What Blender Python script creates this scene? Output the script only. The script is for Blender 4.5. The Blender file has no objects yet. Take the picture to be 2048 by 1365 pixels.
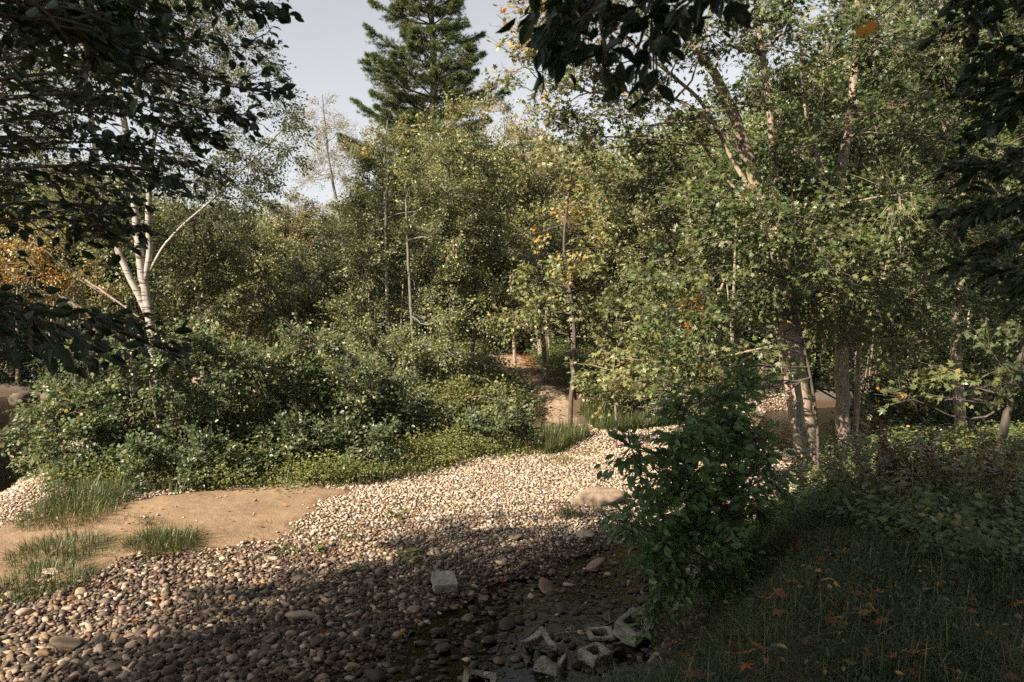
import bpy, math
import numpy as np
from mathutils import Vector
rng = np.random.default_rng(11)
R = math.radians
S = bpy.context.scene
COL = S.collection

# ------------------------------------------------------------------ camera, sky, sun, exposure
CAM = np.array([0.0, 0.0, 2.5]); PITCH = R(3.0); FPX = 1593.0
cd = bpy.data.cameras.new("camera"); co = bpy.data.objects.new("camera", cd); COL.objects.link(co)
cd.lens = 28.0; cd.sensor_width = 36.0; cd.clip_end = 2000; cd.clip_start = 0.05
co.location = CAM; co.rotation_euler = (R(90) - PITCH, 0, 0)
cd.dof.use_dof = True; cd.dof.focus_distance = 11.0; cd.dof.aperture_fstop = 5.6
S.camera = co
SUN = np.array([-0.62, -0.49, 0.60]); SUN = SUN / np.linalg.norm(SUN)
SUN_EL = math.asin(SUN[2]); SUN_AZ = math.atan2(SUN[0], SUN[1])
w = bpy.data.worlds.new("World"); S.world = w; w.use_nodes = True
nt = w.node_tree; bg = nt.nodes["Background"]
sky = nt.nodes.new("ShaderNodeTexSky"); sky.sky_type = 'NISHITA'; sky.sun_disc = False
sky.sun_elevation = SUN_EL; sky.sun_rotation = SUN_AZ
sky.air_density = 1.0; sky.dust_density = 1.5; sky.ozone_density = 1.6
hs = nt.nodes.new("ShaderNodeHueSaturation"); hs.inputs['Saturation'].default_value = 0.17
nt.links.new(sky.outputs[0], hs.inputs['Color']); nt.links.new(hs.outputs[0], bg.inputs[0])
bg.inputs[1].default_value = 0.064
ld = bpy.data.lights.new("sun", 'SUN'); lo = bpy.data.objects.new("sun", ld); COL.objects.link(lo)
ld.energy = 5.0; ld.angle = R(0.5); ld.color = (1.0, 0.85, 0.66)
lo.rotation_euler = Vector(SUN.tolist()).to_track_quat('Z', 'Y').to_euler()
S.view_settings.view_transform = 'Standard'; S.view_settings.look = 'None'
S.view_settings.exposure = 1.5; S.view_settings.gamma = 1.0
S.cycles.max_bounces = 5; S.cycles.diffuse_bounces = 1; S.cycles.glossy_bounces = 2
S.cycles.transmission_bounces = 4; S.cycles.transparent_max_bounces = 6
S.cycles.caustics_reflective = False; S.cycles.caustics_refractive = False
S.cycles.use_denoising = False

# ------------------------------------------------------------------ small maths
def ray(px, py):
    f = np.array([0, math.cos(PITCH), -math.sin(PITCH)]); u = np.array([0, math.sin(PITCH), math.cos(PITCH)])
    return f + u * (682.5 - py) / FPX + np.array([1, 0, 0]) * (px - 1024) / FPX
def W(px, py, y):
    d = ray(px, py); return CAM + d * (y / d[1])
def ss(a, b, t):
    t = np.clip((t - a) / (b - a), 0, 1); return t * t * (3 - 2 * t)
def sdist(poly, X, Y):
    """signed distance to a closed polygon, positive inside"""
    P = np.asarray(poly, float); X = np.asarray(X, float); Y = np.asarray(Y, float)
    best = np.full(X.shape, 1e9); ins = np.zeros(X.shape, bool)
    for i in range(len(P)):
        a = P[i]; b = P[(i + 1) % len(P)]
        dx, dy = b - a; L = dx * dx + dy * dy + 1e-12
        t = np.clip(((X - a[0]) * dx + (Y - a[1]) * dy) / L, 0, 1)
        best = np.minimum(best, np.hypot(X - a[0] - t * dx, Y - a[1] - t * dy))
        c = ((a[1] > Y) != (b[1] > Y))
        xi = (b[0] - a[0]) * (Y - a[1]) / (b[1] - a[1] + 1e-12) + a[0]
        ins ^= c & (X < xi)
    return np.where(ins, best, -best)
def wob(X, Y, s=1.0, k=0):
    """cheap smooth noise in about -1..1"""
    X = np.asarray(X, float) / s; Y = np.asarray(Y, float) / s
    return (np.sin(X * 1.7 + 1.3 * np.sin(Y * 1.1 + k) + k) + np.sin(Y * 2.3 + 1.7 * np.sin(X * 0.9 + 2 * k)) + np.sin(X * 3.1 - Y * 2.7 + 3 * k) * 0.6) / 2.6

def flat(px, py, z=0.0):
    d = ray(px, py); t = (z - CAM[2]) / d[2]; p = CAM + d * t; return (p[0], p[1])
BANK = [(-40, 2.0), (-6, 2.4), (-1.5, 2.9), (0.2, 4.0), (0.85, 5.0), (1.25, 6.2), (1.9, 7.4), (2.75, 8.5), (3.45, 9.6), (3.7, 10.9), (5, 11.9), (9, 12.8), (40, 13), (40, -40), (-40, -40)]
ISLE = [(-5.9, 10.2), (-4.5, 9.7), (-2.2, 10.3), (-0.7, 11.2), (0.3, 12.5), (0.8, 13.6), (1.0, 14.6), (1.9, 14.6), (3.0, 15.4), (3.6, 17), (4.4, 22), (12, 24), (60, 26), (60, 300), (-60, 300), (-12, 34), (-9.3, 25), (-7.6, 16)]
RIVER = [(-5.9, 9.0), (-6.3, 11), (-7.7, 16), (-9.2, 22), (-12, 34), (-19, 36), (-13.8, 22.5), (-17, 20.5), (-40, 19), (-40, 7.2), (-10, 7.6)]
FARB = [(-13.6, 22.3), (-16.8, 20.6), (-40, 19.2), (-200, 19), (-200, 300), (-60, 300), (-19, 36)]
STREAM = [flat(1560, 985), flat(1400, 1010), flat(1290, 1060), flat(1215, 1082), flat(1120, 1125), flat(1040, 1150), flat(950, 1195), flat(870, 1240), flat(760, 1300), flat(690, 1345), flat(600, 1420),
          (-1.2, 3.2), (-0.2, 3.7), (0.55, 4.5), (1.05, 5.5), (1.5, 6.8), (2.1, 7.9), (3.0, 8.9), (3.6, 10.2)]
BACKC = [(3.9, 12.4), (5.5, 13.2), (10, 14.5), (40, 15), (40, 22), (12, 21.5), (5.5, 19.5), (4.2, 16)]
PATHC = [W(1120, 880, 14.1)[:2], W(1125, 840, 15.4)[:2], W(1100, 800, 17.3)[:2], W(1060, 765, 19.5)[:2], W(1035, 735, 22)[:2], W(1010, 705, 26)[:2], W(995, 680, 33)[:2]]
def height(X, Y):
    X = np.asarray(X, float); Y = np.asarray(Y, float)
    n = wob(X, Y, 1.3) * 0.035 + wob(X, Y, 0.5, 2) * 0.012
    z = 0.05 + n + 0.07 * ss(6.5, 10, Y)
    b = sdist(BANK, X, Y) + wob(X, Y, 0.6, 1) * 0.12
    z = z + ss(-0.1, 1.15, b) * (0.92 - 0.52 * ss(4.0, 9, Y)) + ss(1, 6, b) * 0.12 * wob(X, Y, 2.0, 4)
    i = sdist(ISLE, X, Y)
    z = z + ss(0, 3.0, i) * 0.38 + ss(2.5, 14, i) * 0.75 + ss(8, 60, i) * 2.5 + ss(0, 2, i) * 0.05 * wob(X, Y, 1.7, 5)
    z = z - 0.55 * ss(-0.15, 1.6, sdist(RIVER, X, Y)) + 2.2 * ss(0, 7, sdist(FARB, X, Y))
    z = z - 0.17 * ss(-0.3, 0.3, sdist(STREAM, X, Y) + wob(X, Y, 0.35, 3) * 0.14)
    z = z - 0.6 * ss(-0.2, 1.6, sdist(BACKC, X, Y))
    return z
def hz(x, y): return float(height(np.array([x]), np.array([y]))[0])
def G(px, py):
    """the point of the terrain behind this pixel"""
    d = ray(px, py)
    t = 1.5 * 1.03 ** np.arange(130); P = CAM + d * (t / d[1])[:, None]
    k = np.argmax(P[:, 2] < height(P[:, 0], P[:, 1])); lo_, hi_ = t[max(k - 1, 0)], t[k]
    for _ in range(2):
        t = np.linspace(lo_, hi_, 12); P = CAM + d * (t / d[1])[:, None]
        k = np.argmax(P[:, 2] < height(P[:, 0], P[:, 1])); lo_, hi_ = t[max(k - 1, 0)], t[k]
    p = CAM + d * (hi_ / d[1]); return np.array([p[0], p[1], hz(p[0], p[1])])

# ------------------------------------------------------------------ mesh building
class Geo:
    def __init__(s): s.V = []; s.F = []; s.T = []; s.n = 0
    def add(s, V, F, T=None):
        V = np.asarray(V, float).reshape(-1, 3); F = np.asarray(F, int)
        s.V.append(V); s.F.append(F + s.n)
        s.T.append(np.full(len(V), 0.5) if T is None else np.broadcast_to(np.asarray(T, float), (len(V),)))
        s.n += len(V)
    def build(s, name, mat, parent=None, smooth=True, loc=None):
        me = bpy.data.meshes.new(name)
        V = np.concatenate(s.V) if s.V else np.zeros((0, 3))
        if loc is not None: V = V - np.asarray(loc)
        sizes = np.concatenate([np.full(len(f), f.shape[1]) for f in s.F]); loops = np.concatenate([f.ravel() for f in s.F])
        me.vertices.add(len(V)); me.vertices.foreach_set("co", V.ravel().astype(np.float32))
        me.loops.add(len(loops)); me.loops.foreach_set("vertex_index", loops.astype(np.int32))
        me.polygons.add(len(sizes)); st = np.concatenate([[0], np.cumsum(sizes)[:-1]])
        me.polygons.foreach_set("loop_start", st.astype(np.int32)); me.polygons.foreach_set("loop_total", sizes.astype(np.int32))
        me.polygons.foreach_set("use_smooth", np.full(len(sizes), smooth))
        a = me.attributes.new("tone", 'FLOAT', 'POINT'); a.data.foreach_set("value", np.concatenate(s.T).astype(np.float32))
        me.update(calc_edges=True); me.materials.append(mat)
        o = bpy.data.objects.new(name, me); COL.objects.link(o)
        if parent is not None: o.parent = parent
        elif loc is not None: o.location = loc
        return o
def tag(o, label=None, cat=None, group=None, kind=None):
    for k, v in (("label", label), ("category", cat), ("group", group), ("kind", kind)):
        if v: o[k] = v
    return o
def thing(name, label, cat, loc, group=None):
    e = bpy.data.objects.new(name, None); COL.objects.link(e); e.location = loc; e.empty_display_size = 0.2
    return tag(e, label, cat, group)
def nrm(a): return a / (np.linalg.norm(a, axis=-1, keepdims=True) + 1e-9)
def tubes(geo, P, Rr, sides=5, tone=0.5):
    """P (n,K,3) centre lines, Rr (n,K) radii"""
    P = np.asarray(P, float); Rr = np.asarray(Rr, float); n, K, _ = P.shape
    T = np.empty_like(P); T[:, 1:-1] = P[:, 2:] - P[:, :-2]; T[:, 0] = P[:, 1] - P[:, 0]; T[:, -1] = P[:, -1] - P[:, -2]
    T = nrm(T); ref = np.where(np.abs(T[..., 2:3]) > 0.8, np.array([1.0, 0, 0]), np.array([0, 0, 1.0]))
    ref = np.broadcast_to(ref[:, :1], T.shape)
    A = nrm(np.cross(T, ref)); B = np.cross(T, A)
    th = np.linspace(0, 2 * np.pi, sides, endpoint=False)
    V = P[:, :, None] + (A[:, :, None] * np.cos(th)[:, None] + B[:, :, None] * np.sin(th)[:, None]) * Rr[:, :, None, None]
    i = np.arange(sides); j = (i + 1) % sides; k = np.arange(K - 1)[:, None] * sides
    q = np.stack([k + i, k + j, k + sides + j, k + sides + i], -1).reshape(-1, 4)
    F = (np.arange(n)[:, None, None] * (K * sides) + q).reshape(-1, 4)
    geo.add(V.reshape(-1, 3), F, tone)
def smooth_line(pts, K):
    """resample a polyline to K points, Catmull-Rom"""
    p = np.asarray(pts, float); m = len(p)
    t = np.linspace(0, m - 1, K); i = np.clip(t.astype(int), 0, m - 2); f = (t - i)[:, None]
    p0 = p[np.clip(i - 1, 0, m - 1)]; p1 = p[i]; p2 = p[i + 1]; p3 = p[np.clip(i + 2, 0, m - 1)]
    return 0.5 * (2 * p1 + (p2 - p0) * f + (2 * p0 - 5 * p1 + 4 * p2 - p3) * f ** 2 + (3 * p1 - p0 - 3 * p2 + p3) * f ** 3)
# leaf templates: (along, across, up) vertices, faces
LEAF = {
    'diamond': ([(0, 0, 0), (.45, .3, .06), (1, 0, 0), (.45, -.3, .06)], [(0, 1, 2), (0, 2, 3)]),
    'oval': ([(0, 0, 0), (.22, .27, .06), (.62, .27, .06), (1, 0, -.05), (.62, -.27, .06), (.22, -.27, .06), (.45, 0, 0)],
             [(0, 6, 2, 1), (6, 3, 2, 2), (0, 5, 4, 6), (6, 4, 3, 3)]),
    'round': ([(0, 0, 0), (.2, .36, .05), (.62, .38, .07), (1, 0, -.04), (.62, -.38, .07), (.2, -.36, .05)], [(0, 3, 2, 1), (0, 5, 4, 3)]),
    'maple': ([(0, 0, 0), (.12, .5, .03), (.33, .22, .02), (.62, .52, -.04), (.6, .17, .02), (1, 0, -.08), (.6, -.17, .02), (.62, -.52, -.04), (.33, -.22, .02), (.12, -.5, .03), (.3, 0, 0.03)],
              [(0, 10, 2, 1), (10, 4, 3, 2), (10, 6, 5, 4), (10, 8, 7, 6), (0, 9, 8, 10)]),
    'needle': ([(0, -.035, 0), (0, .035, 0), (1, .01, 0), (1, -.01, 0)], [(0, 1, 2, 3)]),
    'bent': ([(0, 0, 0), (.2, .19, .05), (.5, .27, .05), (.8, .16, -.03), (1, 0, -.16), (.8, -.16, -.03), (.5, -.27, .05), (.2, -.19, .05), (.35, 0, -.01), (.7, 0, -.06)],
             [(0, 8, 2, 1), (8, 9, 3, 2), (9, 4, 3, 3), (0, 7, 6, 8), (8, 6, 5, 9), (9, 5, 4, 4)]),
    'blade': ([(0, -.02, 0), (0, .02, 0), (.5, .018, .06), (.5, -.018, .06), (1, .002, -.05), (1, -.002, -.05)], [(0, 1, 2, 3), (3, 2, 4, 5)]),
}
def tmpl(name):
    v, f = LEAF[name]; v = np.array(v, float)
    quads = [q for q in f if len(q) == 4 and len(set(q)) == 4]; tris = [tuple(dict.fromkeys(q)) for q in f if len(set(q)) == 3]
    return v, np.array(quads, int).reshape(-1, 4), np.array(tris, int).reshape(-1, 3)
def leaves(geo, pos, axis, up, size, tone, kind='diamond'):
    v, q, t = tmpl(kind); pos = np.asarray(pos); n = len(pos)
    if n == 0: return
    axis = nrm(axis); c = nrm(np.cross(up, axis)); N = np.cross(axis, c); size = np.broadcast_to(size, (n,))[:, None, None]
    V = pos[:, None] + (axis[:, None] * v[None, :, :1] + c[:, None] * v[None, :, 1:2] + N[:, None] * v[None, :, 2:3]) * size
    base = (np.arange(n) * len(v))[:, None, None]
    if len(q): geo.add(V.reshape(-1, 3), (base + q[None]).reshape(-1, 4), np.repeat(np.broadcast_to(tone, (n,)), len(v)))
    if len(t):
        if len(q): geo.F.append((base + t[None]).reshape(-1, 3) + geo.n - n * len(v))
        else: geo.add(V.reshape(-1, 3), (base + t[None]).reshape(-1, 3), np.repeat(np.broadcast_to(tone, (n,)), len(v)))
def randdir(n, zscale=1.0):
    d = rng.normal(size=(n, 3)); d[:, 2] *= zscale; return nrm(d)

# ------------------------------------------------------------------ materials
def newmat(name):
    m = bpy.data.materials.new(name); m.use_nodes = True; t = m.node_tree
    for x in list(t.nodes): t.nodes.remove(x)
    out = t.nodes.new("ShaderNodeOutputMaterial"); return m, t, out
def N(t, typ, **kw):
    x = t.nodes.new(typ)
    for k, v in kw.items():
        if hasattr(x, k): setattr(x, k, v)
        else: x.inputs[k.replace('_', ' ')].default_value = v
    return x
def ramp(t, fac, stops):
    r = t.nodes.new("ShaderNodeValToRGB"); e = r.color_ramp.elements
    while len(e) > 1: e.remove(e[-1])
    e[0].position = stops[0][0]; e[0].color = (*stops[0][1], 1)
    for p, c in stops[1:]:
        k = e.new(p); k.color = (*c, 1)
    t.links.new(fac, r.inputs[0]); return r.outputs[0]
def attr(t, name="tone"):
    a = t.nodes.new("ShaderNodeAttribute"); a.attribute_name = name; return a.outputs['Fac']
def leafmat(name, stops, trans=0.3, rough=0.42, spec=0.5):
    m, t, out = newmat(name); c = ramp(t, attr(t), stops)
    p = N(t, "ShaderNodeBsdfPrincipled", Roughness=rough); p.inputs['Specular IOR Level'].default_value = spec
    t.links.new(c, p.inputs['Base Color'])
    tr = t.nodes.new("ShaderNodeBsdfTranslucent"); hsv = N(t, "ShaderNodeHueSaturation", Saturation=1.15, Value=1.5, Hue=0.49)
    t.links.new(c, hsv.inputs['Color']); t.links.new(hsv.outputs[0], tr.inputs[0])
    mx = N(t, "ShaderNodeMixShader", Fac=trans); t.links.new(p.outputs[0], mx.inputs[1]); t.links.new(tr.outputs[0], mx.inputs[2])
    t.links.new(mx.outputs[0], out.inputs[0]); return m
# tone: 0..0.6 greens, 0.6..0.8 tan and yellow, 0.8..1 orange and red brown
def greens(a, b, c):
    return [(0, a), (.3, b), (.6, c), (.72, (.28, .21, .07)), (.84, (.48, .29, .08)), (.93, (.44, .18, .04)), (1, (.22, .06, .02))]
M = {}
M['maple'] = leafmat('maple_leaf', greens((.032, .056, .02), (.07, .105, .036), (.145, .165, .06)))
M['olive'] = leafmat('olive_leaf', greens((.075, .095, .035), (.14, .165, .065), (.23, .235, .10)))
M['birch'] = leafmat('birch_leaf', greens((.05, .065, .022), (.09, .11, .038), (.16, .165, .06)))
M['shrub'] = leafmat('shrub_leaf', greens((.036, .062, .026), (.075, .112, .046), (.15, .18, .082)), rough=0.4)
M['herb'] = leafmat('herb_leaf', greens((.06, .085, .022), (.12, .14, .04), (.21, .21, .08)))
M['pale'] = leafmat('pale_leaf', greens((.10, .11, .05), (.17, .17, .085), (.26, .23, .12)))
M['pine'] = leafmat('pine_needle', greens((.036, .064, .02), (.07, .105, .028), (.13, .155, .045)), trans=0.1)
M['elm'] = leafmat('elm_leaf', greens((.04, .085, .028), (.08, .14, .042), (.13, .19, .06)))
M['dark'] = leafmat('shade_toned_leaf', greens((.010, .022, .008), (.016, .034, .011), (.03, .048, .016)))  # greens close to black: shade put into the leaf colour
M['grass'] = leafmat('grass_blade', [(0, (.022, .042, .014)), (.4, (.048, .072, .024)), (.65, (.10, .11, .04)), (.8, (.24, .18, .08)), (1, (.34, .24, .12))], trans=0.25)
M['dead'] = leafmat('fallen_leaf', [(0, (.10, .035, .015)), (.35, (.25, .08, .02)), (.6, (.42, .15, .025)), (.8, (.55, .25, .04)), (1, (.42, .26, .13))], trans=0.2, rough=0.6)
M['flower'] = leafmat('aster_petal', [(0, (.28, .28, .31)), (1, (.5, .5, .52))], trans=0.2)
M['dock'] = leafmat('dock_seed', [(0, (.05, .015, .01)), (1, (.14, .04, .02))], trans=0.1)
def barkmat(name, a, b, scale=30, zs=0.25, bump=0.4, rough=.85, bands=None):
    m, t, out = newmat(name); tc = t.nodes.new("ShaderNodeTexCoord"); mp = t.nodes.new("ShaderNodeMapping")
    mp.inputs['Scale'].default_value = (1, 1, zs); t.links.new(tc.outputs['Object'], mp.inputs[0])
    n = N(t, "ShaderNodeTexNoise", Scale=scale, Detail=6.0, Roughness=0.65); t.links.new(mp.outputs[0], n.inputs['Vector'])
    c = ramp(t, n.outputs[0], [(.3, a), (.65, b)])
    if bands:
        mp2 = t.nodes.new("ShaderNodeMapping"); mp2.inputs['Scale'].default_value = (1.6, 1.6, 11); t.links.new(tc.outputs['Object'], mp2.inputs[0])
        n2 = N(t, "ShaderNodeTexNoise", Scale=3.0, Detail=4.0); t.links.new(mp2.outputs[0], n2.inputs['Vector'])
        k = ramp(t, n2.outputs[0], [(.56, (0, 0, 0)), (.63, (1, 1, 1))]); mx = t.nodes.new("ShaderNodeMixRGB")
        t.links.new(k, mx.inputs[0]); t.links.new(c, mx.inputs[1]); mx.inputs[2].default_value = (*bands, 1); c = mx.outputs[0]
    p = N(t, "ShaderNodeBsdfPrincipled", Roughness=rough); t.links.new(c, p.inputs['Base Color'])
    bp = N(t, "ShaderNodeBump", Strength=bump, Distance=0.02); t.links.new(n.outputs[0], bp.inputs['Height']); t.links.new(bp.outputs[0], p.inputs['Normal'])
    t.links.new(p.outputs[0], out.inputs[0]); return m
M['bark'] = barkmat('grey_bark', (.09, .072, .054), (.36, .285, .21))
M['barkd'] = barkmat('dark_bark', (.035, .028, .022), (.11, .09, .07))
M['barkb'] = barkmat('birch_bark', (.22, .20, .175), (.40, .36, .32), scale=12, bump=.15, bands=(.06, .05, .045))
M['barka'] = barkmat('young_bark', (.06, .06, .05), (.17, .165, .14))
M['twig'] = barkmat('twig_bark', (.08, .06, .045), (.22, .18, .14))
M['driftwood'] = barkmat('driftwood', (.14, .10, .07), (.42, .34, .26), scale=20)
M['deadwood'] = barkmat('rotten_wood', (.03, .022, .016), (.12, .085, .06), scale=25)

def stonemat(name, stops, rough=.75):
    m, t, out = newmat(name); c = ramp(t, attr(t), stops)
    tc = t.nodes.new("ShaderNodeTexCoord"); n = N(t, "ShaderNodeTexNoise", Scale=38.0, Detail=5.0); t.links.new(tc.outputs['Object'], n.inputs['Vector'])
    k = ramp(t, n.outputs[0], [(.25, (.62, .60, .58)), (.7, (1.12, 1.1, 1.08))]); mx = t.nodes.new("ShaderNodeMixRGB"); mx.blend_type = 'MULTIPLY'; mx.inputs[0].default_value = 1
    t.links.new(c, mx.inputs[1]); t.links.new(k, mx.inputs[2])
    p = N(t, "ShaderNodeBsdfPrincipled", Roughness=rough); t.links.new(mx.outputs[0], p.inputs['Base Color'])
    a2 = attr(t, "wet"); mw = N(t, "ShaderNodeMath", operation='MULTIPLY_ADD'); t.links.new(a2, mw.inputs[0]); mw.inputs[1].default_value = -0.5; mw.inputs[2].default_value = rough
    bp = N(t, "ShaderNodeBump", Strength=.3, Distance=0.006); t.links.new(n.outputs[0], bp.inputs['Height']); t.links.new(bp.outputs[0], p.inputs['Normal'])
    t.links.new(p.outputs[0], out.inputs[0]); return m
STONE = [(0, (.04, .03, .022)), (.1, (.085, .058, .038)), (.18, (.14, .108, .078)), (.27, (.18, .115, .066)), (.36, (.25, .19, .14)), (.5, (.39, .30, .225)), (.7, (.50, .405, .32)), (.86, (.55, .475, .41)), (1, (.64, .58, .52))]
M['stone'] = stonemat('river_stone', STONE)

def blockmat():
    m, t, out = newmat('weathered_concrete'); tc = t.nodes.new("ShaderNodeTexCoord")
    n = N(t, "ShaderNodeTexNoise", Scale=9.0, Detail=8.0, Roughness=.7); t.links.new(tc.outputs['Object'], n.inputs['Vector'])
    n2 = N(t, "ShaderNodeTexNoise", Scale=70.0, Detail=3.0); t.links.new(tc.outputs['Object'], n2.inputs['Vector'])
    c = ramp(t, n.outputs[0], [(.3, (.11, .09, .06)), (.48, (.25, .23, .185)), (.7, (.42, .40, .35))])
    p = N(t, "ShaderNodeBsdfPrincipled", Roughness=.9); t.links.new(c, p.inputs['Base Color'])
    bp = N(t, "ShaderNodeBump", Strength=.25, Distance=0.006); t.links.new(n2.outputs[0], bp.inputs['Height']); t.links.new(bp.outputs[0], p.inputs['Normal'])
    t.links.new(p.outputs[0], out.inputs[0]); return m
M['block'] = blockmat()

def groundmat():
    m, t, out = newmat('ground_soil'); tc = t.nodes.new("ShaderNodeTexCoord")
    n = N(t, "ShaderNodeTexNoise", Scale=1.8, Detail=9.0, Roughness=.7); t.links.new(tc.outputs['Object'], n.inputs['Vector'])
    n2 = N(t, "ShaderNodeTexNoise", Scale=28.0, Detail=6.0); t.links.new(tc.outputs['Object'], n2.inputs['Vector'])
    v = N(t, "ShaderNodeTexVoronoi", Scale=55.0); t.links.new(tc.outputs['Object'], v.inputs['Vector'])
    grit = ramp(t, v.outputs['Color'], [(.1, (.04, .03, .02)), (.5, (.085, .065, .048)), (.9, (.16, .125, .10))])
    soil = ramp(t, n2.outputs[0], [(.3, (.035, .024, .015)), (.5, (.08, .055, .033)), (.68, (.17, .10, .05))])
    mud = ramp(t, n2.outputs[0], [(.3, (.03, .018, .009)), (.7, (.075, .045, .022))])
    a = t.nodes.new("ShaderNodeMixRGB"); t.links.new(attr(t), a.inputs[0]); t.links.new(grit, a.inputs[1]); t.links.new(soil, a.inputs[2])
    b = t.nodes.new("ShaderNodeMixRGB"); t.links.new(attr(t, "wet"), b.inputs[0]); t.links.new(a.outputs[0], b.inputs[1]); t.links.new(mud, b.inputs[2])
    p = N(t, "ShaderNodeBsdfPrincipled", Roughness=.9); t.links.new(b.outputs[0], p.inputs['Base Color'])
    bp = N(t, "ShaderNodeBump", Strength=.7, Distance=0.02); t.links.new(n2.outputs[0], bp.inputs['Height']); t.links.new(bp.outputs[0], p.inputs['Normal'])
    t.links.new(p.outputs[0], out.inputs[0]); return m
def sandmat(name, a, b, c3):
    m, t, out = newmat(name); tc = t.nodes.new("ShaderNodeTexCoord")
    n = N(t, "ShaderNodeTexNoise", Scale=1.6, Detail=10.0, Roughness=.72); t.links.new(tc.outputs['Object'], n.inputs['Vector'])
    n2 = N(t, "ShaderNodeTexNoise", Scale=60.0, Detail=4.0); t.links.new(tc.outputs['Object'], n2.inputs['Vector'])
    n3 = N(t, "ShaderNodeTexNoise", Scale=7.0, Detail=3.0); t.links.new(tc.outputs['Object'], n3.inputs['Vector'])
    c = ramp(t, n.outputs[0], [(.3, a), (.5, b), (.7, c3)])
    p = N(t, "ShaderNodeBsdfPrincipled", Roughness=.95); t.links.new(c, p.inputs['Base Color'])
    ad = N(t, "ShaderNodeMath", operation='MULTIPLY_ADD'); t.links.new(n3.outputs[0], ad.inputs[0]); ad.inputs[1].default_value = 2.5; t.links.new(n2.outputs[0], ad.inputs[2])
    bp = N(t, "ShaderNodeBump", Strength=.55, Distance=0.025); t.links.new(ad.outputs[0], bp.inputs['Height']); t.links.new(bp.outputs[0], p.inputs['Normal'])
    t.links.new(p.outputs[0], out.inputs[0]); return m
def watermat(name, tint, ws=14):
    m, t, out = newmat(name); tc = t.nodes.new("ShaderNodeTexCoord")
    n = N(t, "ShaderNodeTexNoise", Scale=float(ws), Detail=3.0); t.links.new(tc.outputs['Object'], n.inputs['Vector'])
    bp = N(t, "ShaderNodeBump", Strength=.5, Distance=0.015); t.links.new(n.outputs[0], bp.inputs['Height'])
    g = N(t, "ShaderNodeBsdfGlossy", Roughness=.04); t.links.new(bp.outputs[0], g.inputs['Normal'])
    tr = t.nodes.new("ShaderNodeBsdfTransparent"); tr.inputs[0].default_value = (*tint, 1)
    fr = N(t, "ShaderNodeFresnel", IOR=1.33); t.links.new(bp.outputs[0], fr.inputs['Normal'])
    mx = t.nodes.new("ShaderNodeMixShader"); t.links.new(fr.outputs[0], mx.inputs[0]); t.links.new(tr.outputs[0], mx.inputs[1]); t.links.new(g.outputs[0], mx.inputs[2])
    t.links.new(mx.outputs[0], out.inputs[0]); return m

# ------------------------------------------------------------------ ground, sand, path, water
def setattr_(o, name, vals):
    a = o.data.attributes.new(name, 'FLOAT', 'POINT'); a.data.foreach_set("value", np.asarray(vals, np.float32))
def axis_(lo_, hi_, fine, far):
    a = list(np.arange(lo_, hi_, fine)); s = fine; x = a[-1]; up = []
    while x < far: s *= 1.25; x += s; up.append(x)
    s = fine; x = a[0]; dn = []
    while x > -far: s *= 1.25; x -= s; dn.append(x)
    return np.array(dn[::-1] + a + up)
def gridfaces(nx, ny):
    i, j = np.meshgrid(np.arange(nx - 1), np.arange(ny - 1), indexing='ij'); k = i * ny + j
    return np.stack([k, k + ny, k + ny + 1, k + 1], -1).reshape(-1, 4)
ax = axis_(-9, 9, 0.09, 500); ay = axis_(1, 22, 0.09, 500)
XX, YY = np.meshgrid(ax, ay, indexing='ij'); ZZ = height(XX, YY)
g = Geo(); isl = sdist(ISLE, XX, YY); bnk = sdist(BANK, XX, YY)
soil = np.maximum(np.maximum(ss(-.15, .5, isl + .25 * wob(XX, YY, .5, 7)), ss(-.1, .5, bnk)), ss(0, 1, sdist(FARB, XX, YY)))
g.add(np.stack([XX, YY, ZZ], -1), gridfaces(len(ax), len(ay)), soil.ravel())
ground = g.build('ground', groundmat()); tag(ground, kind='structure')
setattr_(ground, 'wet', 1 - ss(-.07, .035, ZZ.ravel()))
def sheet(name, poly, mat, rise, step, edge=.35, dip=.03, extra=None):
    P = np.array(poly); xs = np.arange(P[:, 0].min() - .3, P[:, 0].max() + .3, step); ys = np.arange(P[:, 1].min() - .3, P[:, 1].max() + .3, step)
    X, Y = np.meshgrid(xs, ys, indexing='ij'); sd = sdist(poly, X, Y) + wob(X, Y, .35, 9) * .12 + wob(X, Y, .09, 5) * .05
    Z = height(X, Y) + np.where(sd > 0, ss(0, edge, sd) * rise, 0) - ss(0, .25, -sd + .12) * dip
    F = gridfaces(len(xs), len(ys)); keep = (sd.ravel()[F] > -.3).all(1)
    gg = Geo(); gg.add(np.stack([X, Y, Z], -1), F[keep]); return tag(gg.build(name, mat), kind='structure')
SAND = [flat(-300, 1075), flat(60, 1060), flat(170, 1035), flat(330, 1012), flat(480, 995), flat(640, 985), flat(700, 1000), flat(640, 1040), flat(590, 1085), flat(480, 1110), flat(300, 1140), flat(160, 1165), flat(20, 1190), flat(-300, 1230)]
sheet('sand_bar', SAND, sandmat('river_sand', (.13, .085, .048), (.20, .135, .08), (.25, .175, .105)), .028, .05, .18)
pl = np.array(PATHC); dn = nrm(np.diff(pl, axis=0)); dn = np.vstack([dn, dn[-1:]]); pn = np.stack([dn[:, 1], -dn[:, 0]], -1)
pw = np.array([.6, .3, .3, .32, .4, .6, .9])[:, None]
PATH = [tuple(p) for p in (pl + pn * pw)] + [tuple(p) for p in (pl - pn * pw)[::-1]]
sheet('dirt_path', PATH, sandmat('path_dirt', (.16, .115, .07), (.27, .205, .14), (.34, .265, .19)), .03, .1, .25)
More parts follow.
